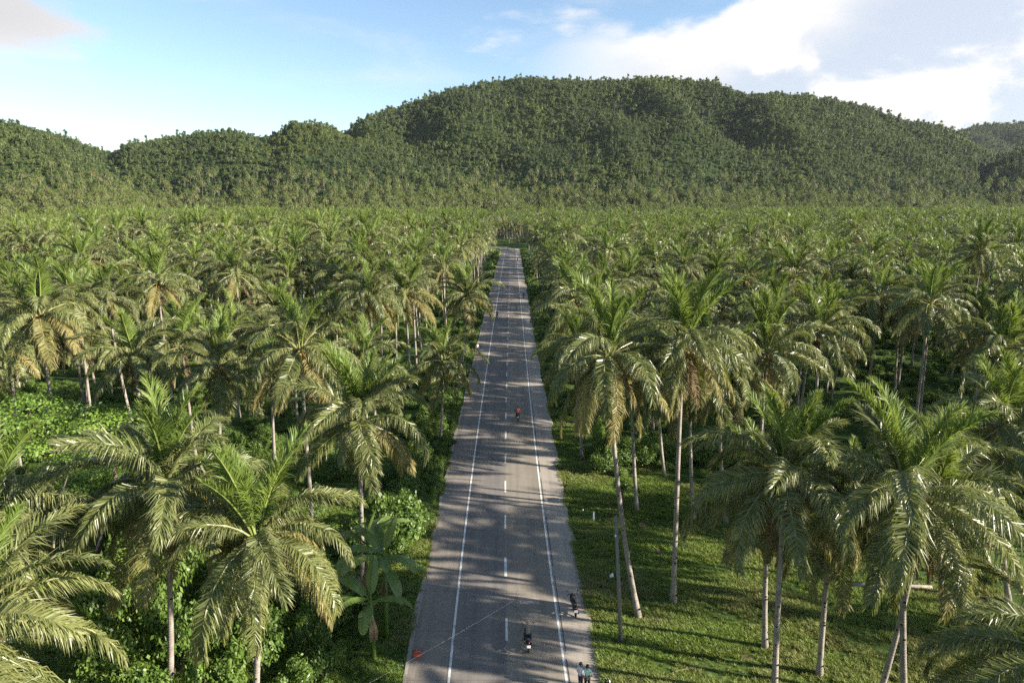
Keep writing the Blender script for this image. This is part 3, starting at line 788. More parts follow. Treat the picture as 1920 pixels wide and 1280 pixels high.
def hill_forest():
    src = []; r = random.Random(77)
    for v in range(9):
        lobes = []; h = (9, 12, 10, 8, 14, 11, 7, 13, 9)[v]; wd = (5.2, 4.4, 6.0, 5.4, 3.2, 5.0, 4.6, 3.8, 7.0)[v]
        for q in range(7):
            a = r.uniform(0, 6.28); d = wd * r.uniform(0.2, 0.75)
            lobes.append((d * math.cos(a), d * math.sin(a), h * r.uniform(0.5, 0.92) - d * 0.25, wd * r.uniform(0.3, 0.5), wd * r.uniform(0.3, 0.5), h * r.uniform(0.10, 0.2)))
        lobes.append((0, 0, h * 0.35, wd * 0.75, wd * 0.75, h * 0.33))
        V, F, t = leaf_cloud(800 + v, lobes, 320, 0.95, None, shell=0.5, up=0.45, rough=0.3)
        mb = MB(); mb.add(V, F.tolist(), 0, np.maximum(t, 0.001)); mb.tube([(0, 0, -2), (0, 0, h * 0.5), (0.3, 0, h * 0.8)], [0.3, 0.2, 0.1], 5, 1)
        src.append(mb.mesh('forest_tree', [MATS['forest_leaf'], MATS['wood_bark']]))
    g = np.random.default_rng(19); P = []
    for (y0, y1, sp) in ((480, 1130, 5.3), (1130, 1620, 6.0), (1620, 2750, 11.0)):
        ys = np.arange(y0, y1, sp)
        for y in ys:
            lo = -0.82 * y; hi = 0.82 * y
            if y > 1620: lo = 0.5 * y
            xs = np.arange(lo, hi, sp); P.append(np.stack([xs + g.uniform(-.5, .5, len(xs)) * sp, y + g.uniform(-.5, .5, len(xs)) * sp], 1))
    P = np.concatenate(P); Z = hill_h(P[:, 0], P[:, 1])
    pat = fbm(P[:, 0] / 130 + 5, P[:, 1] / 130, 3) + g.uniform(-.06, .06, len(P))
    k = (Z > 6 + 22 * (pat > 0.5) * (g.random(len(P)) < 0.7)) | ((P[:, 1] > 480) & (pat > 0.585) & (g.random(len(P)) < 0.55) & (np.abs(P[:, 0]) > 12)); Z = np.maximum(Z, 0); P = P[k]; Z = Z[k]
    # leave out the trees that stand wholly behind a ridge
    b = np.clip(((P[:, 0] / P[:, 1] + 0.85) / 1.7 * 420).astype(int), 0, 419); ang = (Z - 26) / P[:, 1]
    o = np.argsort(P[:, 1]); mx = np.full(420, -1.0); keep = np.zeros(len(P), bool)
    for i in o:
        j = b[i]; keep[i] = ang[i] + 0.022 > mx[j]
        if ang[i] > mx[j]: mx[j] = ang[i]
    P = P[keep]; Z = Z[keep]; n = len(P)
    s = (0.36 + 0.62 * g.random(n) ** 1.8) * (0.8 + 0.5 * fbm(P[:, 0] / 60, P[:, 1] / 60 + 9, 2)) * np.where(P[:, 1] > 1620, 1.35, np.where(P[:, 1] < 1130, 0.86, 1.0)) * (1 + 0.5 * (g.random(n) < 0.03))
    idx = g.integers(0, 9, n)
    hz = s * (0.75 + 0.85 * g.random(n) ** 1.7)
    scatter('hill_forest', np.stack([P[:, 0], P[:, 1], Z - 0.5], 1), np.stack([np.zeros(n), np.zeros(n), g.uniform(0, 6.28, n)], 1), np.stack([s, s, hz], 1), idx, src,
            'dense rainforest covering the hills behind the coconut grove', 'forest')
    print('FOREST', n)
hill_forest()

SHRUB = []
for v in range(5):
    r = random.Random(60 + v); lobes = [(0, 0, 0.45, 0.8, 0.8, 0.5)]
    for q in range(6):
        a = r.uniform(0, 6.28); d = r.uniform(0.3, 0.75); lobes.append((d * math.cos(a), d * math.sin(a), r.uniform(0.35, 1.0), r.uniform(0.25, 0.5), r.uniform(0.25, 0.5), r.uniform(0.2, 0.4)))
    stem = MB()
    for q in range(5):
        a = r.uniform(0, 6.28); stem.tube([(0.05 * math.cos(a), 0.05 * math.sin(a), -0.05), (0.3 * math.cos(a), 0.3 * math.sin(a), 0.45), (0.55 * math.cos(a), 0.55 * math.sin(a), 0.8)], [0.035, 0.022, 0.01], 5)
    SHRUB.append((cloud_mesh('foliage', 700 + v, lobes, 3400, 0.062, MATS['shrub_leaf'], shell=0.45), stem.mesh('stems', MATS['wood_bark'])))
def shrub(x, y, s, h, v, label, group=None, mat=None, name='shrub', z=0.0, cat='shrub'):
    root = thing(name, label, cat, (x, y, z), (v * 1.3 + x) % 6.28, group); root.scale = (s, s, h)
    o = link('foliage', SHRUB[v % 5][0], root); link('stems', SHRUB[v % 5][1], root)
    if mat: o.material_slots[0].link = 'OBJECT'; o.material_slots[0].material = mat
    return root

def roadside_shrubs():
    r = random.Random(14)
    shrub(-8.9, 50.0, 2.5, 3.6, 0, 'big leafy bush with sunlit crown at the left road verge, above the banana plants', None)
    shrub(-10.6, 47.2, 2.2, 3.0, 1, 'dark bush joined to the left of the big sunlit roadside bush')
    shrub(-8.7, 46.2, 1.5, 1.9, 2, 'low bush in front of the big sunlit roadside bush')
    for k in range(30):                                                   # the hedge of bushes along the left verge
        y = 53 + k * 2.6; c = float(road_c(y))
        shrub(c - 8.1 - r.uniform(0, 1.5), y, r.uniform(1.1, 2.0), r.uniform(1.3, 2.6), k, 'green bush in the thick hedge along the left road verge', 'bushes along the left verge')
    shrub(-9.2, 55.5, 0.8, 1.3, 3, 'yellow green bush at the left verge beside the hedge', None, MATS['lime_leaf'])
    for k, (x, y, s, h) in enumerate([(-16.5, 36, 1.7, 3.6), (-19.0, 34.5, 2.0, 4.2), (-14.4, 34.5, 1.8, 3.2), (-12.6, 36.5, 1.5, 2.6), (-21.5, 37, 2.1, 4.4), (-17.6, 39.5, 2.0, 3.6), (-13.6, 40, 1.8, 3.0), (-24.5, 40, 2.2, 4.0), (-11.8, 31.8, 1.4, 2.0), (-15.3, 31.5, 1.7, 3.2), (-10.6, 34.2, 1.3, 2.2), (-11.2, 38.6, 1.6, 2.6), (-20.5, 31.0, 1.9, 3.6), (-23.5, 34.0, 2.0, 3.8), (-9.6, 40.6, 1.5, 2.1), (-15.8, 42.8, 1.9, 2.8), (-20.6, 43.2, 2.0, 3.0), (-26.6, 44.5, 2.1, 3.2), (-18.0, 28.5, 1.8, 3.4), (-14.0, 28.6, 1.5, 2.6), (-22.0, 28.0, 1.9, 3.4), (-9.4, 31.2, 1.0, 1.5), (-12.0, 26.5, 1.4, 2.2)]):
        shrub(x, y, s, h, k, 'tall vine covered bush under the left foreground palms', 'vine covered bushes at the lower left')
    for k in range(26):
        y = r.uniform(43, 72); x = -11.5 - r.uniform(0, 0.42 * y)
        shrub(x, y, r.uniform(1.1, 2.0), r.uniform(1.0, 2.2), k, 'undergrowth bush between the palm trunks left of the road', 'undergrowth bushes on the left')
    for k, (x, y, s, h) in enumerate([(9.2, 64.5, 1.7, 2.1), (11.2, 65.5, 2.0, 2.3), (13.4, 66.5, 1.8, 2.0), (9.9, 68.5, 1.6, 2.6), (16.2, 68, 2.0, 2.2), (19.5, 67, 2.0, 2.0), (22.5, 66, 2.2, 2.4), (26, 64, 2.0, 2.2)]):
        shrub(x, y, s, h, k + 1, 'dark bush at the back of the grass clearing on the right', 'bushes behind the clearing')
    shrub(9.3, 71.0, 0.9, 3.0, 2, 'narrow bright green bush lit between the trunks right of the road', None, MATS['lime_leaf'])
    shrub(-7.9, 352, 3.0, 4.5, 1, 'bright yellow green bush at the far left end of the road', None, MATS['lime_leaf'])
roadside_shrubs()

def undergrowth():
    g = np.random.default_rng(23)
    P = []
    for _ in range(5200):
        y = 40 + 210 * g.random() ** 0.75; x = g.uniform(-0.82 * y - 4, 0.82 * y + 4); c = float(road_c(y))
        if -7.4 < x - c < (7.0 if y > 85 else 9): continue
        if x > 0 and y < 62 and x < 30: continue
        P.append((x, y))
    for _ in range(1500):
        y = g.uniform(52, 420); c = float(road_c(y)); sd = g.choice([-1, 1]); P.append((c + sd * g.uniform(6.4, 9.0) if sd > 0 and y > 80 else c - g.uniform(6.5, 9.2), y))
    P = np.array(P); n = len(P)
    s = g.uniform(0.5, 1.5, n); h = s * g.uniform(0.6, 1.2, n)
    near = np.abs(P[:, 0]) < 9.5; h = np.where(near, h * 0.7, h); s = np.where(near, s * 0.75, s)
    scatter('undergrowth', np.stack([P[:, 0], P[:, 1], np.full(n, -0.05)], 1), np.stack([np.zeros(n), np.zeros(n), g.uniform(0, 6.28, n)], 1), np.stack([s, s, h], 1),
            g.integers(0, 5, n), [a for a, b in SHRUB], 'low leafy undergrowth beneath the palms', 'undergrowth')
undergrowth()

def grass():
    src = []
    for v in range(4):
        r = np.random.default_rng(40 + v); nb = 26; V = []; F = []; T = []
        for k in range(nb):
            a = r.uniform(0, 6.28); q = r.uniform(0, 0.16); h = r.uniform(0.08, 0.27); ln = r.uniform(0.05, 0.22); w = r.uniform(0.008, 0.016)
            c = np.array([q * math.cos(a), q * math.sin(a), 0]); d = np.array([math.cos(a), math.sin(a), 0]); p = np.array([-d[1], d[0], 0]) * w
            m = c + d * ln * 0.35 + np.array([0, 0, h * 0.65]); t = c + d * ln + np.array([0, 0, h])
            o = len(V); V += [c - p, c + p, m + p, m - p, t]; F += [(o, o + 1, o + 2, o + 3), (o + 3, o + 2, o + 4)]; k_ = r.random() * 0.6; T += [k_, k_, k_ + .15, k_ + .15, k_ + .4]
        mb = MB(); mb.add(V, F, 0, T); src.append(mb.mesh('grass_tuft', MATS['grass_blade']))
    g = np.random.default_rng(33)
    def area(n, x0, x1, y0, y1, off=True):
        y = y0 + (y1 - y0) * g.random(n); x = g.uniform(x0, x1, n) + (road_c(y) if off else 0); return np.stack([x, y], 1)
    A = [area(54000, 5.30, 16, 24, 66), area(42000, 16, 34, 24, 62), area(16000, -8.6, -5.85, 28, 70), area(9000, -8.2, -6.02, 70, 150), area(16000, 5.5, 9.0, 66, 170),
         area(30000, -46, -9, 40, 72), area(30000, -32, -6.5, 22, 42)]
    A = np.concatenate(A)
    A = A[np.array([True] * len(A))]
    cl = fbm(A[:, 0] / 2.2 + 60, A[:, 1] / 2.2 + 60, 3); k = g.random(len(A)) < np.clip((cl - 0.26) * 4.0, 0.10, 1); A = A[k]; cl = cl[k]
    n = len(A); s = g.uniform(0.55, 1.25, n) * (0.55 + 1.1 * np.clip(cl - 0.15, 0, 0.6))
    scatter('grass', np.stack([A[:, 0], A[:, 1], np.zeros(n)], 1), np.stack([g.uniform(-.15, .15, n), g.uniform(-.15, .15, n), g.uniform(0, 6.28, n)], 1),
            np.stack([s * 1.2, s * 1.2, s], 1), g.integers(0, 4, n), src, 'green grass covering the clearing and the road verges', 'grass')
    print('GRASS', n)
grass()

def leafy_tree(x, y, h, w, seed, label, mat, n=9000, size=0.155):
    """umbrella shaped tree: forked trunk, limbs, tiers of foliage"""
    r = random.Random(seed); root = thing('broadleaf_tree', label, 'tree', (x, y, 0))
    limbs = MB(); tk = MB(); tk.tube([(0, 0, -0.3), (0.1, 0.05, h * 0.22), (0.05, 0.1, h * 0.45)], [0.24, 0.18, 0.14], 8); tk.obj('trunk', MATS['wood_bark'], root, True)
    lobes = []
    for q in range(11):
        a = q * 2.4 + r.uniform(-.3, .3); d = w * r.uniform(0.25, 0.95); z = h * (1.0 - 0.35 * (d / w)) * r.uniform(0.8, 1.0)
        p = (d * math.cos(a), d * math.sin(a), z)
        limbs.tube([(0.05, 0.1, h * 0.42), (p[0] * 0.5, p[1] * 0.5, h * 0.6), (p[0], p[1], z)], [0.1, 0.06, 0.025], 5)
        lobes.append((*p, w * r.uniform(0.24, 0.4), w * r.uniform(0.24, 0.4), h * r.uniform(0.05, 0.09)))
        lobes.append((p[0] * 0.8, p[1] * 0.8, z * 0.78, w * 0.26, w * 0.26, h * 0.06))
    limbs.obj('limbs', MATS['wood_bark'], root)
    link('crown', cloud_mesh('crown', seed, lobes, n, size, mat, aspect=1.5, shell=0.8, up=1.1), root)
    return root
leafy_tree(-39.0, 54.0, 13.0, 6.4, 1, 'lime green broadleaf tree at the left frame edge below the brown skirted palm', MATS['lime_leaf'])
leafy_tree(-32.8, 53.0, 12.2, 5.6, 2, 'lime green broadleaf tree with layered leaves beside the dark shaded palm', MATS['lime_leaf'])
leafy_tree(-31.8, 48.5, 8.4, 4.6, 3, 'lower green broadleaf tree among dead branches on the left', MATS['lime_leaf'])

def dead_branches():
    for k, (pts, lab) in enumerate([([(-33.2, 45, 0), (-32.3, 45.2, 5), (-30.6, 45.6, 9.3)], 'long pale bare branch slanting up right below the lime green trees'),
                                    ([(-34.0, 44, 0), (-34.4, 44.2, 4), (-35.2, 44.4, 7.8)], 'short broken bare branch beside the long pale branch'),
                                    ([(-30.8, 45.5, 0), (-29.4, 45.8, 3.4), (-28.6, 46, 6.8)], 'thin bare branch right of the long pale branch')]):
        mb = MB(); p0 = Vector(pts[0]); mb.tube([Vector(p) - p0 for p in pts], [0.09, 0.065, 0.035], 6)
        a = Vector(pts[1]) - p0; mb.tube([a, a + Vector((0.9, 0.2, 1.2))], [0.04, 0.015], 5)
        tag(mb.obj('dead_branch', MATS['dead_wood'], None, False, tuple(p0)), lab, 'branch')
dead_branches()

# ------------------------------------------------------------------ banana plants
def banana_leaf_me(seed, L, e0, droop, ragged):
    r = np.random.default_rng(seed); N = 30; s = np.linspace(0, 1, N); a = np.radians(e0 - droop * s ** 1.4); ds = L / (N - 1)
    x = np.concatenate([[0], np.cumsum(np.cos(a[1:]) * ds)]); z = np.concatenate([[0], np.cumsum(np.sin(a[1:]) * ds)])
    mb = MB(); mb.tube([(x[i], 0, z[i]) for i in range(0, N, 4)] + [(x[-1], 0, z[-1])], [0.045 * (1 - 0.8 * s[i]) for i in range(0, N, 4)] + [0.008], 5, tip=0.4)
    for sd in (1, -1):
        cut = 0
        for i in range(5, N - 1):
            t0, t1 = s[i], s[i + 1]
            wd = lambda t: 0.36 * L / 2.6 * math.sin(PI * min(1, (t - 0.12) / 0.9)) ** 0.55 if t > 0.13 else 0.02
            gap = 0.0
            if r.random() < ragged: cut = r.uniform(-0.5, 0.5) * 0.3; gap = 0.35
            sg = -0.30 + cut * 0.8
            w0, w1 = wd(t0), wd(t1)
            A = Vector((x[i], 0, z[i])); B = Vector((x[i] + (x[i + 1] - x[i]) * (1 - gap * 0.2), 0, z[i] + (z[i + 1] - z[i]) * (1 - gap * 0.2)))
            A2 = A + Vector((0.12 * w0, sd * w0, sg * w0)); B2 = B + Vector((0.12 * w1 - gap * ds * 0.5, sd * w1, sg * w1)); 
            mb.add([A, B, B2, A2], [(0, 1, 2, 3)] if sd > 0 else [(3, 2, 1, 0)], 0, [0.1, 0.1, 0.35 + 0.4 * t0, 0.35 + 0.4 * t0])
    return mb.mesh('banana_leaf', MATS['banana_leaf'])
BL = [banana_leaf_me(1, 3.0, 55, 95, 0.25), banana_leaf_me(2, 2.7, 40, 100, 0.5), banana_leaf_me(3, 2.6, 20, 90, 0.6), banana_leaf_me(4, 2.2, 78, 30, 0.1), banana_leaf_me(5, 2.4, -10, 60, 0.8)]
def banana(x, y, h, seed, label, n=9):
    r = random.Random(seed); root = thing('banana_plant', label, 'banana plant', (x, y, 0), r.uniform(0, 6), 'banana plants at the left verge')
    mb = MB(); mb.tube([(0, 0, -0.2), (0.05, 0, h * 0.5), (0.1, 0.05, h)], [0.17, 0.14, 0.08], 9); mb.obj('stem', MATS['banana_leaf'], root, True)
    for k in range(n):
        o = link('leaf', BL[(3 if k == 0 else (k % 3 if k < 7 else 4))], root)
        o.matrix_local = Matrix.Translation((0.1, 0.05, h - 0.08 * k)) @ Matrix.Rotation(k * 2.4 + r.uniform(-.3, .3), 4, 'Z') @ Matrix.Rotation(R(r.uniform(-10, 10)), 4, 'Y') @ Matrix.Scale(r.uniform(1.0, 1.25), 4)
    for k in range(2):
        o = link('dead_leaf', BL[4], root); o.matrix_local = Matrix.Translation((0.05, 0, h * 0.75)) @ Matrix.Rotation(r.uniform(0, 6.28), 4, 'Z') @ Matrix.Rotation(R(55), 4, 'Y') @ Matrix.Scale(0.8, 4)
        o.material_slots[0].link = 'OBJECT'; o.material_slots[0].material = MATS['frond_dead']
banana(-7.7, 37.6, 5.6, 1, 'banana plant nearest the road with torn drooping leaves')
banana(-9.0, 38.8, 5.9, 2, 'taller banana plant half hidden behind palm fronds', 8)
banana(-8.1, 35.6, 3.8, 3, 'low shaded banana plant in front of its taller neighbours', 7)

# ------------------------------------------------------------------ clearing: stump, log, pole, cable, litter
def clearing():
    root = thing('vine_covered_stump', 'dark stump topped with hanging green vines in the clearing', 'stump', (9.5, 56.0, 0))
    MB().tube([(0, 0, -0.1), (0.05, 0, 1.2), (-0.1, 0, 2.3)], [0.3, 0.24, 0.2], 9).obj('trunk', MATS['wood_bark'], root, True)
    link('vines', cloud_mesh('vines', 9, [(0, 0, 2.4, 0.6, 0.6, 0.4), (0.3, -0.2, 1.8, 0.3, 0.3, 0.7), (-0.4, 0, 2.0, 0.3, 0.3, 0.5)], 700, 0.11, MATS['shrub_leaf']), root)
    mb = MB(); p = [(0, 0, 0.16), (1.4, 0.05, 0.2), (3.2, -0.1, 0.17), (5.4, -0.25, 0.15)]; mb.tube(p, [0.17, 0.16, 0.15, 0.13], 10)
    tag(mb.obj('fallen_log', MATS['palm_bark'], None, True, (23.7, 43.4, 0)), 'pale fallen palm log lying on the grass at the right', 'log')
    mb = MB(); mb.tube([(0, 0, -0.3), (0, 0, 0.75)], [0.07, 0.065], 10); mb.tube([(0, 0, 0.752), (0, 0, 0.80)], [0.05, 0.03], 10)
    tag(mb.obj('marker_post', MATS['white_plastic'], None, True, (6.9, 53.8, 0)), 'short white marker post on the right grass verge', 'post')
    mb = MB(); mb.add([(0, 0, 0.02), (0.38, 0.06, 0.04), (0.30, 0.20, 0.42), (0.06, 0.17, 0.22), (0.2, 0.09, 0.24), (0, .03, 0.0), (.38, .09, .03), (.30, .23, .40), (.06, .2, .2)],
                      [(0, 1, 4), (1, 2, 4), (2, 3, 4), (3, 0, 4), (5, 6, 7, 8)])
    tag(mb.obj('plastic_sheet', MATS['white_plastic'], None, False, (6.9, 44.4, 0.02)), 'crumpled white plastic sheet on the grass near the utility pole', 'litter')
    r = random.Random(2)
    for k, (x, y, lab) in enumerate([(6.1, 55.5, 'small white scrap on the verge beside the marker post'), (6.3, 50.6, 'small white scrap in the grass nearer than the marker post'), (5.9, 62.5, 'white scrap on the verge at the sunlit grass patch'), (7.2, 68.9, 'pale scrap at the foot of the low roadside palm'), (6.9, 34.6, 'white scrap in the grass right of the standing couple')]):
        mb = MB(); mb.add([(0, 0, 0.06), (0.14, 0.02, 0.05), (0.16, 0.11, 0.12), (0.02, 0.12, 0.09), (0.07, 0.06, 0.13)], [(0, 1, 4), (1, 2, 4), (2, 3, 4), (3, 0, 4), (0, 3, 2, 1)])
        tag(mb.obj('litter', MATS['white_plastic'], None, False, (x, y, 0.03), (0, 0, k)), lab, 'litter')
    # pole with crossarm stub, insulator and the cable that crosses the road
    root = thing('utility_pole', 'slim grey utility pole leaning on the right verge beside the tall palm', 'pole', (6.67, 37.35, 0))
    MB().tube([(0, 0, -0.4), (-0.28, 0, 4.0), (-0.57, 0, 8.2)], [0.13, 0.115, 0.095], 12).obj('shaft', MATS['concrete_pole'], root, True)
    MB().tube([(-0.50, -0.08, 7.1), (-0.62, -0.34, 7.12)], [0.025, 0.025], 6).obj('bracket', MATS['dark_metal'], root)
    MB().ball((-0.62, -0.38, 7.15), (0.06, 0.06, 0.08)).obj('insulator', MATS['white_plastic'], root, True)
    root2 = thing('utility_pole', 'plain grey utility pole on the left verge holding the far end of the overhead cable', 'pole', (-9.2, 21.0, 0))
    MB().tube([(0, 0, -0.4), (0, 0, 8.0)], [0.13, 0.1], 12).obj('shaft', MATS['concrete_pole'], root2, True)
    a = Vector((6.05, 36.97, 7.15)); b = Vector((-9.2, 21.0, 7.3)); n = 24; pts = []
    for i in range(n + 1):
        t = i / n; p = a.lerp(b, t); p.z -= 0.35 * 4 * t * (1 - t); pts.append(p - a)
    tag(MB().tube(pts, 0.002, 5).obj('overhead_cable', MATS['cable'], None, True, tuple(a)), 'thin overhead cable running from the utility pole across the road', 'cable')
clearing()
def fallen_fronds():
    me = join_np(frond_data(777, 4, 14, 4.2, 0.1, 60, 0.045, 0.75, 0.3)).mesh('fallen_frond', MATS['frond_dead'])
    for k, (x, y, a) in enumerate([(9.3, 34.5, 20), (12.2, 47.6, 140), (16.4, 43.2, 200), (20.5, 38.7, 80), (13.0, 37.0, 300), (8.6, 58.2, 30), (18.2, 49.4, 250), (11.2, 52.0, 110), (24.6, 46.5, 10)]):
        o = link('fallen_frond', me, None, (x, y, 0.10), (R(8 * (k % 3 - 1)), R(6), R(a)), (0.8, 0.8, 0.45))
        tag(o, 'dry brown fallen frond lying on the grass of the clearing', 'fallen frond', 'fallen fronds on the clearing')
fallen_fronds()

# ------------------------------------------------------------------ motorcycles
def scooter(label, loc, rz, body='black_plastic', lean=0.0, group=None, plate=True):
    """underbone motorcycle pointing along +y, tyres on z = 0"""
    root = thing('motorcycle', label, 'motorcycle', loc, rz, group); root.rotation_euler = (0, lean, rz)
    for y in (0.62, -0.62):
        w = MB().torus((0, 0, 0), 0.235, 0.05, 22, 8).obj('wheel', MATS['black_rubber'], root, True, (0, y, 0.285))
        m = MB().torus((0, 0, 0), 0.185, 0.018, 20, 6); m.tube([(-0.07, 0, 0), (0.07, 0, 0)], 0.045, 8)
        for k in range(6):
            a = k * PI / 3; m.tube([(0, 0, 0), (0, 0.18 * math.cos(a), 0.18 * math.sin(a))], 0.012, 4)
        m.obj('rim', MATS['dark_metal'], w, True)
    f = MB()
    for s in (-1, 1): f.tube([(s * 0.075, 0.62, 0.285), (s * 0.07, 0.50, 0.72)], 0.022, 7)
    f.tube([(0, 0.49, 0.66), (0, 0.43, 0.98)], 0.03, 8); f.obj('fork', MATS['chrome'], root, True)
    MB().loft([(0.86, 0.40, 0.04, 0.02), (0.78, 0.53, 0.065, 0.03), (0.62, 0.585, 0.07, 0.03), (0.45, 0.52, 0.06, 0.03)]).obj('front_mudguard', MATS[body], root, True)
    MB().loft([(0.62, 0.80, 0.06, 0.10), (0.55, 0.82, 0.15, 0.19), (0.47, 0.72, 0.19, 0.27), (0.38, 0.60, 0.17, 0.24), (0.25, 0.50, 0.12, 0.13)]).obj('leg_shield', MATS[body], root, True)
    MB().loft([(0.30, 0.47, 0.10, 0.10), (0.05, 0.44, 0.12, 0.12), (-0.2, 0.45, 0.13, 0.15), (-0.4, 0.5, 0.10, 0.12)]).obj('frame_body', MATS['dark_metal'], root, True)
    MB().loft([(0.10, 0.56, 0.10, 0.08), (-0.15, 0.64, 0.14, 0.12), (-0.45, 0.70, 0.15, 0.12), (-0.75, 0.76, 0.11, 0.08), (-0.93, 0.82, 0.05, 0.04)]).obj('rear_fairing', MATS[body], root, True)
    MB().loft([(0.16, 0.70, 0.08, 0.03), (0.05, 0.75, 0.125, 0.045), (-0.25, 0.77, 0.15, 0.05), (-0.42, 0.81, 0.145, 0.055), (-0.70, 0.85, 0.12, 0.045), (-0.80, 0.86, 0.06, 0.02)]).obj('seat', MATS['seat_vinyl'], root, True)
    h = MB(); h.tube([(-0.35, 0.30, 1.02), (-0.22, 0.38, 1.03), (0, 0.42, 0.99), (0.22, 0.38, 1.03), (0.35, 0.30, 1.02)], 0.018, 8)
    h.loft([(0.50, 0.97, 0.05, 0.05), (0.43, 1.0, 0.11, 0.07), (0.34, 1.0, 0.06, 0.04)]); hb = h.obj('handlebar', MATS['black_plastic'], root, True)
    for s in (-1, 1):
        MB().tube([(s * 0.37, 0.29, 1.02), (s * 0.25, 0.36, 1.03)], 0.024, 8).obj('grip', MATS['black_rubber'], hb, True)
        m = MB(); m.tube([(s * 0.24, 0.38, 1.03), (s * 0.33, 0.41, 1.20)], 0.010, 5); m.loft([(0.395, 1.24, 0.055, 0.035), (0.42, 1.24, 0.04, 0.025)]) if False else m.ball((s * 0.345, 0.41, 1.24), (0.06, 0.018, 0.04), 0, 10, 6)
        m.obj('mirror', MATS['black_plastic'], root, True)
    MB().ball((0, 0.60, 0.92), (0.09, 0.06, 0.07), 0, 10, 6).obj('headlight', MATS['glass_lens'], root, True)
    MB().ball((0, -0.90, 0.80), (0.08, 0.06, 0.04), 0, 10, 6).obj('tail_light', MATS['red_lens'], root, True)
    MB().loft([(-0.70, 0.66, 0.07, 0.02), (-0.90, 0.60, 0.08, 0.02), (-1.02, 0.47, 0.06, 0.02)]).obj('rear_mudguard', MATS['black_plastic'], root, True)
    if plate: MB().box((0, -0.985, 0.62), (0.23, 0.012, 0.15), 0, (R(-28), 0, 0)).obj('number_plate', MATS['white_plate'], root)
    MB().tube([(0.13, 0.0, 0.26), (0.16, -0.35, 0.28), (0.17, -0.80, 0.36)], [0.025, 0.05, 0.055], 10).obj('exhaust', MATS['dark_metal'], root, True)
    g = MB(); g.tube([(-0.08, -0.15, 0.7), (-0.05, -0.7, 0.93), (0.05, -0.7, 0.93), (0.08, -0.15, 0.7)], 0.012, 5); g.obj('grab_rail', MATS['chrome'], root)
    MB().box((0, -0.15, 0.27), (0.5, 0.05, 0.03)).obj('foot_pegs', MATS['black_rubber'], root)
    MB().loft([(0.18, 0.30, 0.09, 0.09), (-0.05, 0.28, 0.12, 0.11), (-0.25, 0.30, 0.10, 0.09)]).obj('engine', MATS['dark_metal'], root, True)
    return root

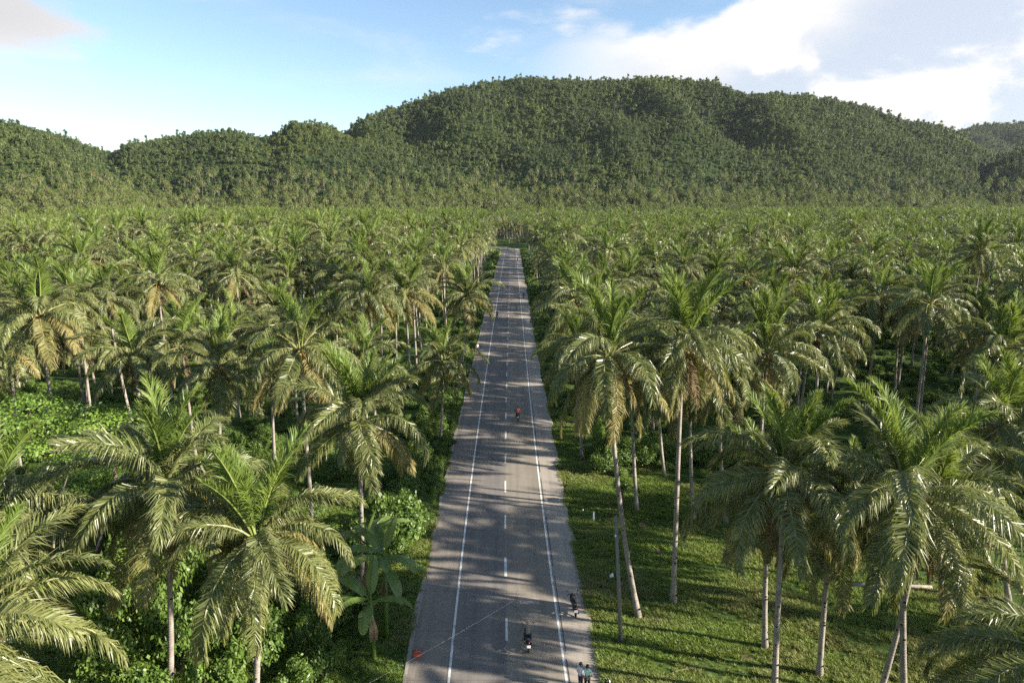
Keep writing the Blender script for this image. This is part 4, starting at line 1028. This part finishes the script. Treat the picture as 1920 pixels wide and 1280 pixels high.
# ------------------------------------------------------------------ people
def person(label, loc, rz, J, cols, hair=None, helmet=None, group=None, extra=None, cat='person', detail=True):
    """one continuous skinned body; J holds joints (x, y, z); facing +y"""
    r0 = dict(pelvis=(.15, .115), belly=(.14, .10), chest=(.165, .115), collar=(.10, .08), neck=(.055, .055), jaw=(.07, .08), head=(.078, .095), crown=(.055, .065))
    verts = []; rad = []; edges = []; lab = []; ix = {}
    def V(n, p, r, l): ix[n] = len(verts); verts.append(Vector(p)); rad.append(r); lab.append(l); return ix[n]
    def E(a, b): edges.append((ix[a], ix[b]))
    prev = None
    for n, l in (('pelvis', 'trousers'), ('belly', 'shirt'), ('chest', 'shirt'), ('collar', 'shirt'), ('neck', 'skin'), ('jaw', 'skin'), ('head', 'skin'), ('crown', 'skin')):
        V(n, J[n], r0[n], l)
        if prev: E(prev, n)
        prev = n
    hd = (Vector(J['head']) - Vector(J['neck'])).normalized(); fw = Vector(J.get('face', (0, 1, 0))); fw = (fw - fw.dot(hd) * hd).normalized()
    V('nose', Vector(J['jaw']).lerp(Vector(J['head']), 0.55) + fw * 0.105, (.016, .016), 'skin'); E('head', 'nose')
    for s, t in ((-1, 'l'), (1, 'r')):
        for n, l, r in (('shoulder', 'shirt', .068), ('elbow', 'sleeve', .046), ('wrist', 'skin', .030), ('palm', 'skin', .034)):
            V(n + t, J[n + t], (r, r), l if l != 'sleeve' else 'skin')
        V('upper' + t, Vector(J['shoulder' + t]).lerp(Vector(J['elbow' + t]), 0.55), (.056, .056), 'shirt')
        E('collar', 'shoulder' + t); E('shoulder' + t, 'upper' + t); E('upper' + t, 'elbow' + t); E('elbow' + t, 'wrist' + t); E('wrist' + t, 'palm' + t)
        if detail:
            d = (Vector(J['palm' + t]) - Vector(J['wrist' + t])).normalized(); sd = d.cross(Vector((0, 0, 1)))
            sd = sd.normalized() if sd.length > 0.2 else Vector((0, 1, 0)); dn = sd.cross(d)
            for k, (o, ln) in enumerate(((-.030, .062), (-.010, .075), (.010, .070), (.029, .055))):
                b = Vector(J['palm' + t]) + sd * o + d * 0.035; V('fa%d%s' % (k, t), b, (.0095, .0095), 'skin'); E('palm' + t, 'fa%d%s' % (k, t))
                V('fb%d%s' % (k, t), b + d * ln * 0.55 + dn * ln * 0.2, (.0085, .0085), 'skin'); E('fa%d%s' % (k, t), 'fb%d%s' % (k, t))
                V('fc%d%s' % (k, t), b + d * ln * 0.8 + dn * ln * 0.55, (.0075, .0075), 'skin'); E('fb%d%s' % (k, t), 'fc%d%s' % (k, t))
            b = Vector(J['wrist' + t]).lerp(Vector(J['palm' + t]), 0.6) + sd * 0.04 * s; V('ta' + t, b, (.011, .011), 'skin'); E('palm' + t, 'ta' + t)
            V('tb' + t, b + d * 0.045 + sd * 0.018 * s, (.009, .009), 'skin'); E('ta' + t, 'tb' + t)
        for n, l, r in (('hip', 'trousers', .095), ('knee', 'trousers', .062), ('ankle', 'trousers', .043), ('toe', 'shoe', .038)):
            V(n + t, J[n + t], (r, r), l)
        V('thigh' + t, Vector(J['hip' + t]).lerp(Vector(J['knee' + t]), 0.45), (.082, .082), 'trousers'); V('calf' + t, Vector(J['knee' + t]).lerp(Vector(J['ankle' + t]), 0.35), (.058, .058), 'trousers')
        E('pelvis', 'hip' + t); E('hip' + t, 'thigh' + t); E('thigh' + t, 'knee' + t); E('knee' + t, 'calf' + t); E('calf' + t, 'ankle' + t); E('ankle' + t, 'toe' + t)
    me = bpy.data.meshes.new('person_frame'); me.from_pydata(verts, edges, [])
    tmp = bpy.data.objects.new('person_frame', me); COL.objects.link(tmp)
    md = tmp.modifiers.new('skin', 'SKIN'); md.use_smooth_shade = True
    sv = me.skin_vertices
    lay = sv[0].data if len(sv) else None
    if lay is None:
        import bmesh
        bm = bmesh.new(); bm.from_mesh(me); bm.verts.layers.skin.verify(); bm.to_mesh(me); bm.free(); lay = me.skin_vertices[0].data
    for i, q in enumerate(rad): lay[i].radius = q; lay[i].use_root = (i == 0)
    ss = tmp.modifiers.new('sub', 'SUBSURF'); ss.levels = ss.render_levels = 2 if detail else 1
    dg = bpy.context.evaluated_depsgraph_get()
    body_me = bpy.data.meshes.new_from_object(tmp.evaluated_get(dg)); body_me.name = 'body'
    bpy.data.objects.remove(tmp)
    names = ['skin', 'shirt', 'trousers', 'shoe']; body_me.materials.clear()
    for n in names: body_me.materials.append(MATS[cols[n]])
    A = np.array([verts[a][:] for a, b in edges]); B = np.array([verts[b][:] for a, b in edges]); AB = B - A; L2 = (AB ** 2).sum(1) + 1e-9
    for p in body_me.polygons:
        c = np.array(p.center[:]); t = np.clip(((c - A) * AB).sum(1) / L2, 0, 1); dd = ((A + AB * t[:, None] - c) ** 2).sum(1); e = int(dd.argmin())
        a, b = edges[e]; l = lab[a] if t[e] < 0.5 else lab[b]
        p.material_index = names.index(l); p.use_smooth = True
    root = thing('person', label, cat, loc, rz, group)
    link('body', body_me, root)
    H = Vector(J['head']); up = (Vector(J['crown']) - Vector(J['jaw'])).normalized()
    if hair:
        c = H + up * 0.035 - fw * 0.022; mb = MB(); mb.ball(c, (0.092, 0.108, 0.105), 0, 12, 8)
        if hair == 'long':
            b = Vector(J['neck']) - fw * 0.075; mb.tube([c - fw * 0.05, b.lerp(c, 0.4) - fw * 0.05, b - Vector((0, 0, 0.12)) - fw * 0.05], [0.09, 0.075, 0.03], 8)
            mb.ball(c + up * 0.10 - fw * 0.02, (0.045, 0.045, 0.05), 0, 8, 6)
        mb.obj('hair', MATS['black_hair'], root, True)
    if helmet: MB().ball(H + up * 0.03, (0.135, 0.155, 0.145), 0, 14, 9).obj('helmet', MATS[helmet], root, True)
    rt = fw.cross(up).normalized(); ey = Vector(J['jaw']).lerp(H, 0.85)
    for s in (-1, 1):
        MB().ball(ey + fw * 0.088 + rt * 0.032 * s, (0.011, 0.008, 0.008), 0, 6, 4).obj('eye', MATS['black_hair'], root)
        MB().ball(ey + rt * 0.082 * s, (0.012, 0.022, 0.032), 0, 6, 5).obj('ear', MATS['skin'], root, True)
    if extra: extra(root)
    return root

def stand(**k):
    J = dict(pelvis=(0, 0, .92), belly=(0, 0, 1.08), chest=(0, 0.01, 1.26), collar=(0, 0, 1.41), neck=(0, .015, 1.48), jaw=(0, .04, 1.54), head=(0, .035, 1.61), crown=(0, .025, 1.67),
             shoulderl=(-.18, 0, 1.38), shoulderr=(.18, 0, 1.38), elbowl=(-.24, -.02, 1.10), elbowr=(.24, -.02, 1.10), wristl=(-.25, .07, .87), wristr=(.25, .07, .87), palml=(-.25, .10, .79), palmr=(.25, .10, .79),
             hipl=(-.09, 0, .88), hipr=(.09, 0, .88), kneel=(-.10, .02, .48), kneer=(.10, .02, .48), anklel=(-.11, -.02, .09), ankler=(.11, -.02, .09), toel=(-.13, .13, .04), toer=(.13, .13, .04))
    J.update(k); return J
def riding():
    return stand(pelvis=(0, -.22, .90), belly=(0, -.20, 1.06), chest=(0, -.15, 1.24), collar=(0, -.10, 1.39), neck=(0, -.07, 1.46), jaw=(0, -.03, 1.52), head=(0, -.03, 1.59), crown=(0, -.04, 1.66),
                 shoulderl=(-.19, -.10, 1.36), shoulderr=(.19, -.10, 1.36), elbowl=(-.34, .03, 1.14), elbowr=(.34, .03, 1.14), wristl=(-.32, .24, 1.06), wristr=(.32, .24, 1.06), palml=(-.31, .30, 1.055), palmr=(.31, .30, 1.055),
                 hipl=(-.10, -.18, .87), hipr=(.10, -.18, .87), kneel=(-.19, .22, .70), kneer=(.19, .22, .70), anklel=(-.19, .0, .36), ankler=(.19, .0, .36), toel=(-.20, .14, .31), toer=(.20, .14, .31))
ZR = 0.108
C1 = dict(skin='skin', shirt='white_shirt', trousers='dark_trousers', shoe='shoe')
def bag_strap(root):
    MB().tube([(-.15, -.06, 1.42), (-.06, .13, 1.30), (.10, .15, 1.05), (.18, .05, .95)], 0.018, 5).obj('bag_strap', MATS['black_plastic'], root)
def hand_bag(root):
    MB().loft([(0.26, 1.06, .05, .05), (0.31, 1.05, .10, .09), (0.37, 1.05, .09, .08), (.40, 1.05, .04, .04)]).obj('dark_pouch', MATS['seat_vinyl'], root, True)
person('person in a white shirt with a dark bag strap, standing on the right shoulder', (3.72, 32.9, ZR - 0.004), R(-60), stand(face=(.6, 1, -.2), elbowl=(-.27, -.03, 1.11)), C1, 'short', None, None, bag_strap)
person('person in a mint green shirt with dark hair, beside the white shirted one', (4.08, 32.75, ZR - 0.004), R(165),
       stand(jaw=(0, .06, 1.53), head=(0, .075, 1.59), crown=(0, .085, 1.65), elbowl=(-.25, .04, 1.12), elbowr=(.25, .04, 1.12), wristl=(-.06, .24, 1.07), wristr=(.06, .26, 1.05), palml=(.01, .27, 1.07), palmr=(-.01, .29, 1.04)),
       dict(C1, shirt='mint_shirt'), 'long', None, None, hand_bag)
scooter('black motorcycle at the bottom edge of the picture beside the standing couple', (4.62, 32.4, ZR - 0.004), R(-75), lean=R(6))
scooter('black scooter parked alone on the right shoulder, white plate towards the camera', (4.05, 40.35, ZR - 0.004), R(4), lean=R(-3))
scooter('motorcycle ridden away from the camera in the right lane, nearest the camera', (0.95, 36.8, ZR), R(2))
person('rider in grey clothes and tan helmet on the nearest moving motorcycle', (0.95, 36.8, ZR), R(2), riding(), dict(C1, shirt='grey_shirt'), None, 'tan_helmet')
scooter('motorcycle farther up the right lane carrying the rider in red', (0.72, 81.3, ZR), R(1), body='dark_metal')
person('rider in a red shirt with black hair in the right lane', (0.72, 81.3, ZR), R(1), riding(), dict(C1, shirt='red_shirt'), 'short')
scooter('dark motorcycle on the far right shoulder, halfway to the road end', (3.35, 196.5, ZR), R(3))
person('dark clothed rider on the far right shoulder, halfway to the road end', (3.35, 196.5, ZR), R(3), riding(), dict(C1, shirt='dark_trousers'), 'short', detail=False)
scooter('dark motorcycle near the far end of the road on the right', (2.7, 334.5, ZR), R(0))
person('dark clothed rider near the far end of the road', (2.7, 334.5, ZR), R(0), riding(), dict(C1, shirt='dark_trousers'), 'short', detail=False)
scooter('dark motorcycle coming towards the camera in the left lane below a hanging frond', (-3.55, 160.8, ZR), R(178))
person('dark clothed rider coming towards the camera in the left lane', (-3.55, 160.8, ZR), R(178), riding(), dict(C1, shirt='grey_shirt'), 'short', detail=False)
person('person with white shirt and black hair at the left road edge under palms', (-6.3, 121.2, ZR), R(190), stand(), C1, 'short', detail=False)
person('left of the two tiny people standing where the road ends', (-2.6, 416.5, ZR), R(180), stand(), dict(C1, shirt='grey_shirt'), 'short', detail=False)
person('right of the two tiny people standing where the road ends', (1.3, 416.5, ZR), R(180), stand(), dict(C1, shirt='dark_trousers'), 'short', detail=False)

def red_bag():
    root = thing('bag', 'red bag with black handles lying on the left road shoulder', 'bag', (-5.55, 35.8, ZR - 0.004), R(15)); root.scale = (0.8, 0.8, 0.8)
    MB().loft([(-0.22, 0.16, .12, .12), (-.16, .20, .26, .19), (0.0, .24, .32, .23), (.14, .24, .30, .22), (.22, .22, .2, .14)], 14).obj('pouch', MATS['red_bag'], root, True)
    for s in (-1, 1):
        MB().tube([(s * .30, .05, .30), (s * .38, .05, .48), (s * .24, .10, .56), (s * .1, .08, .48)], 0.022, 7).obj('handle', MATS['black_plastic'], root, True)
    MB().tube([(-.22, -.17, .36), (0, -.24, .40), (.22, -.17, .36)], 0.02, 6).obj('zip', MATS['black_plastic'], root)
red_bag()
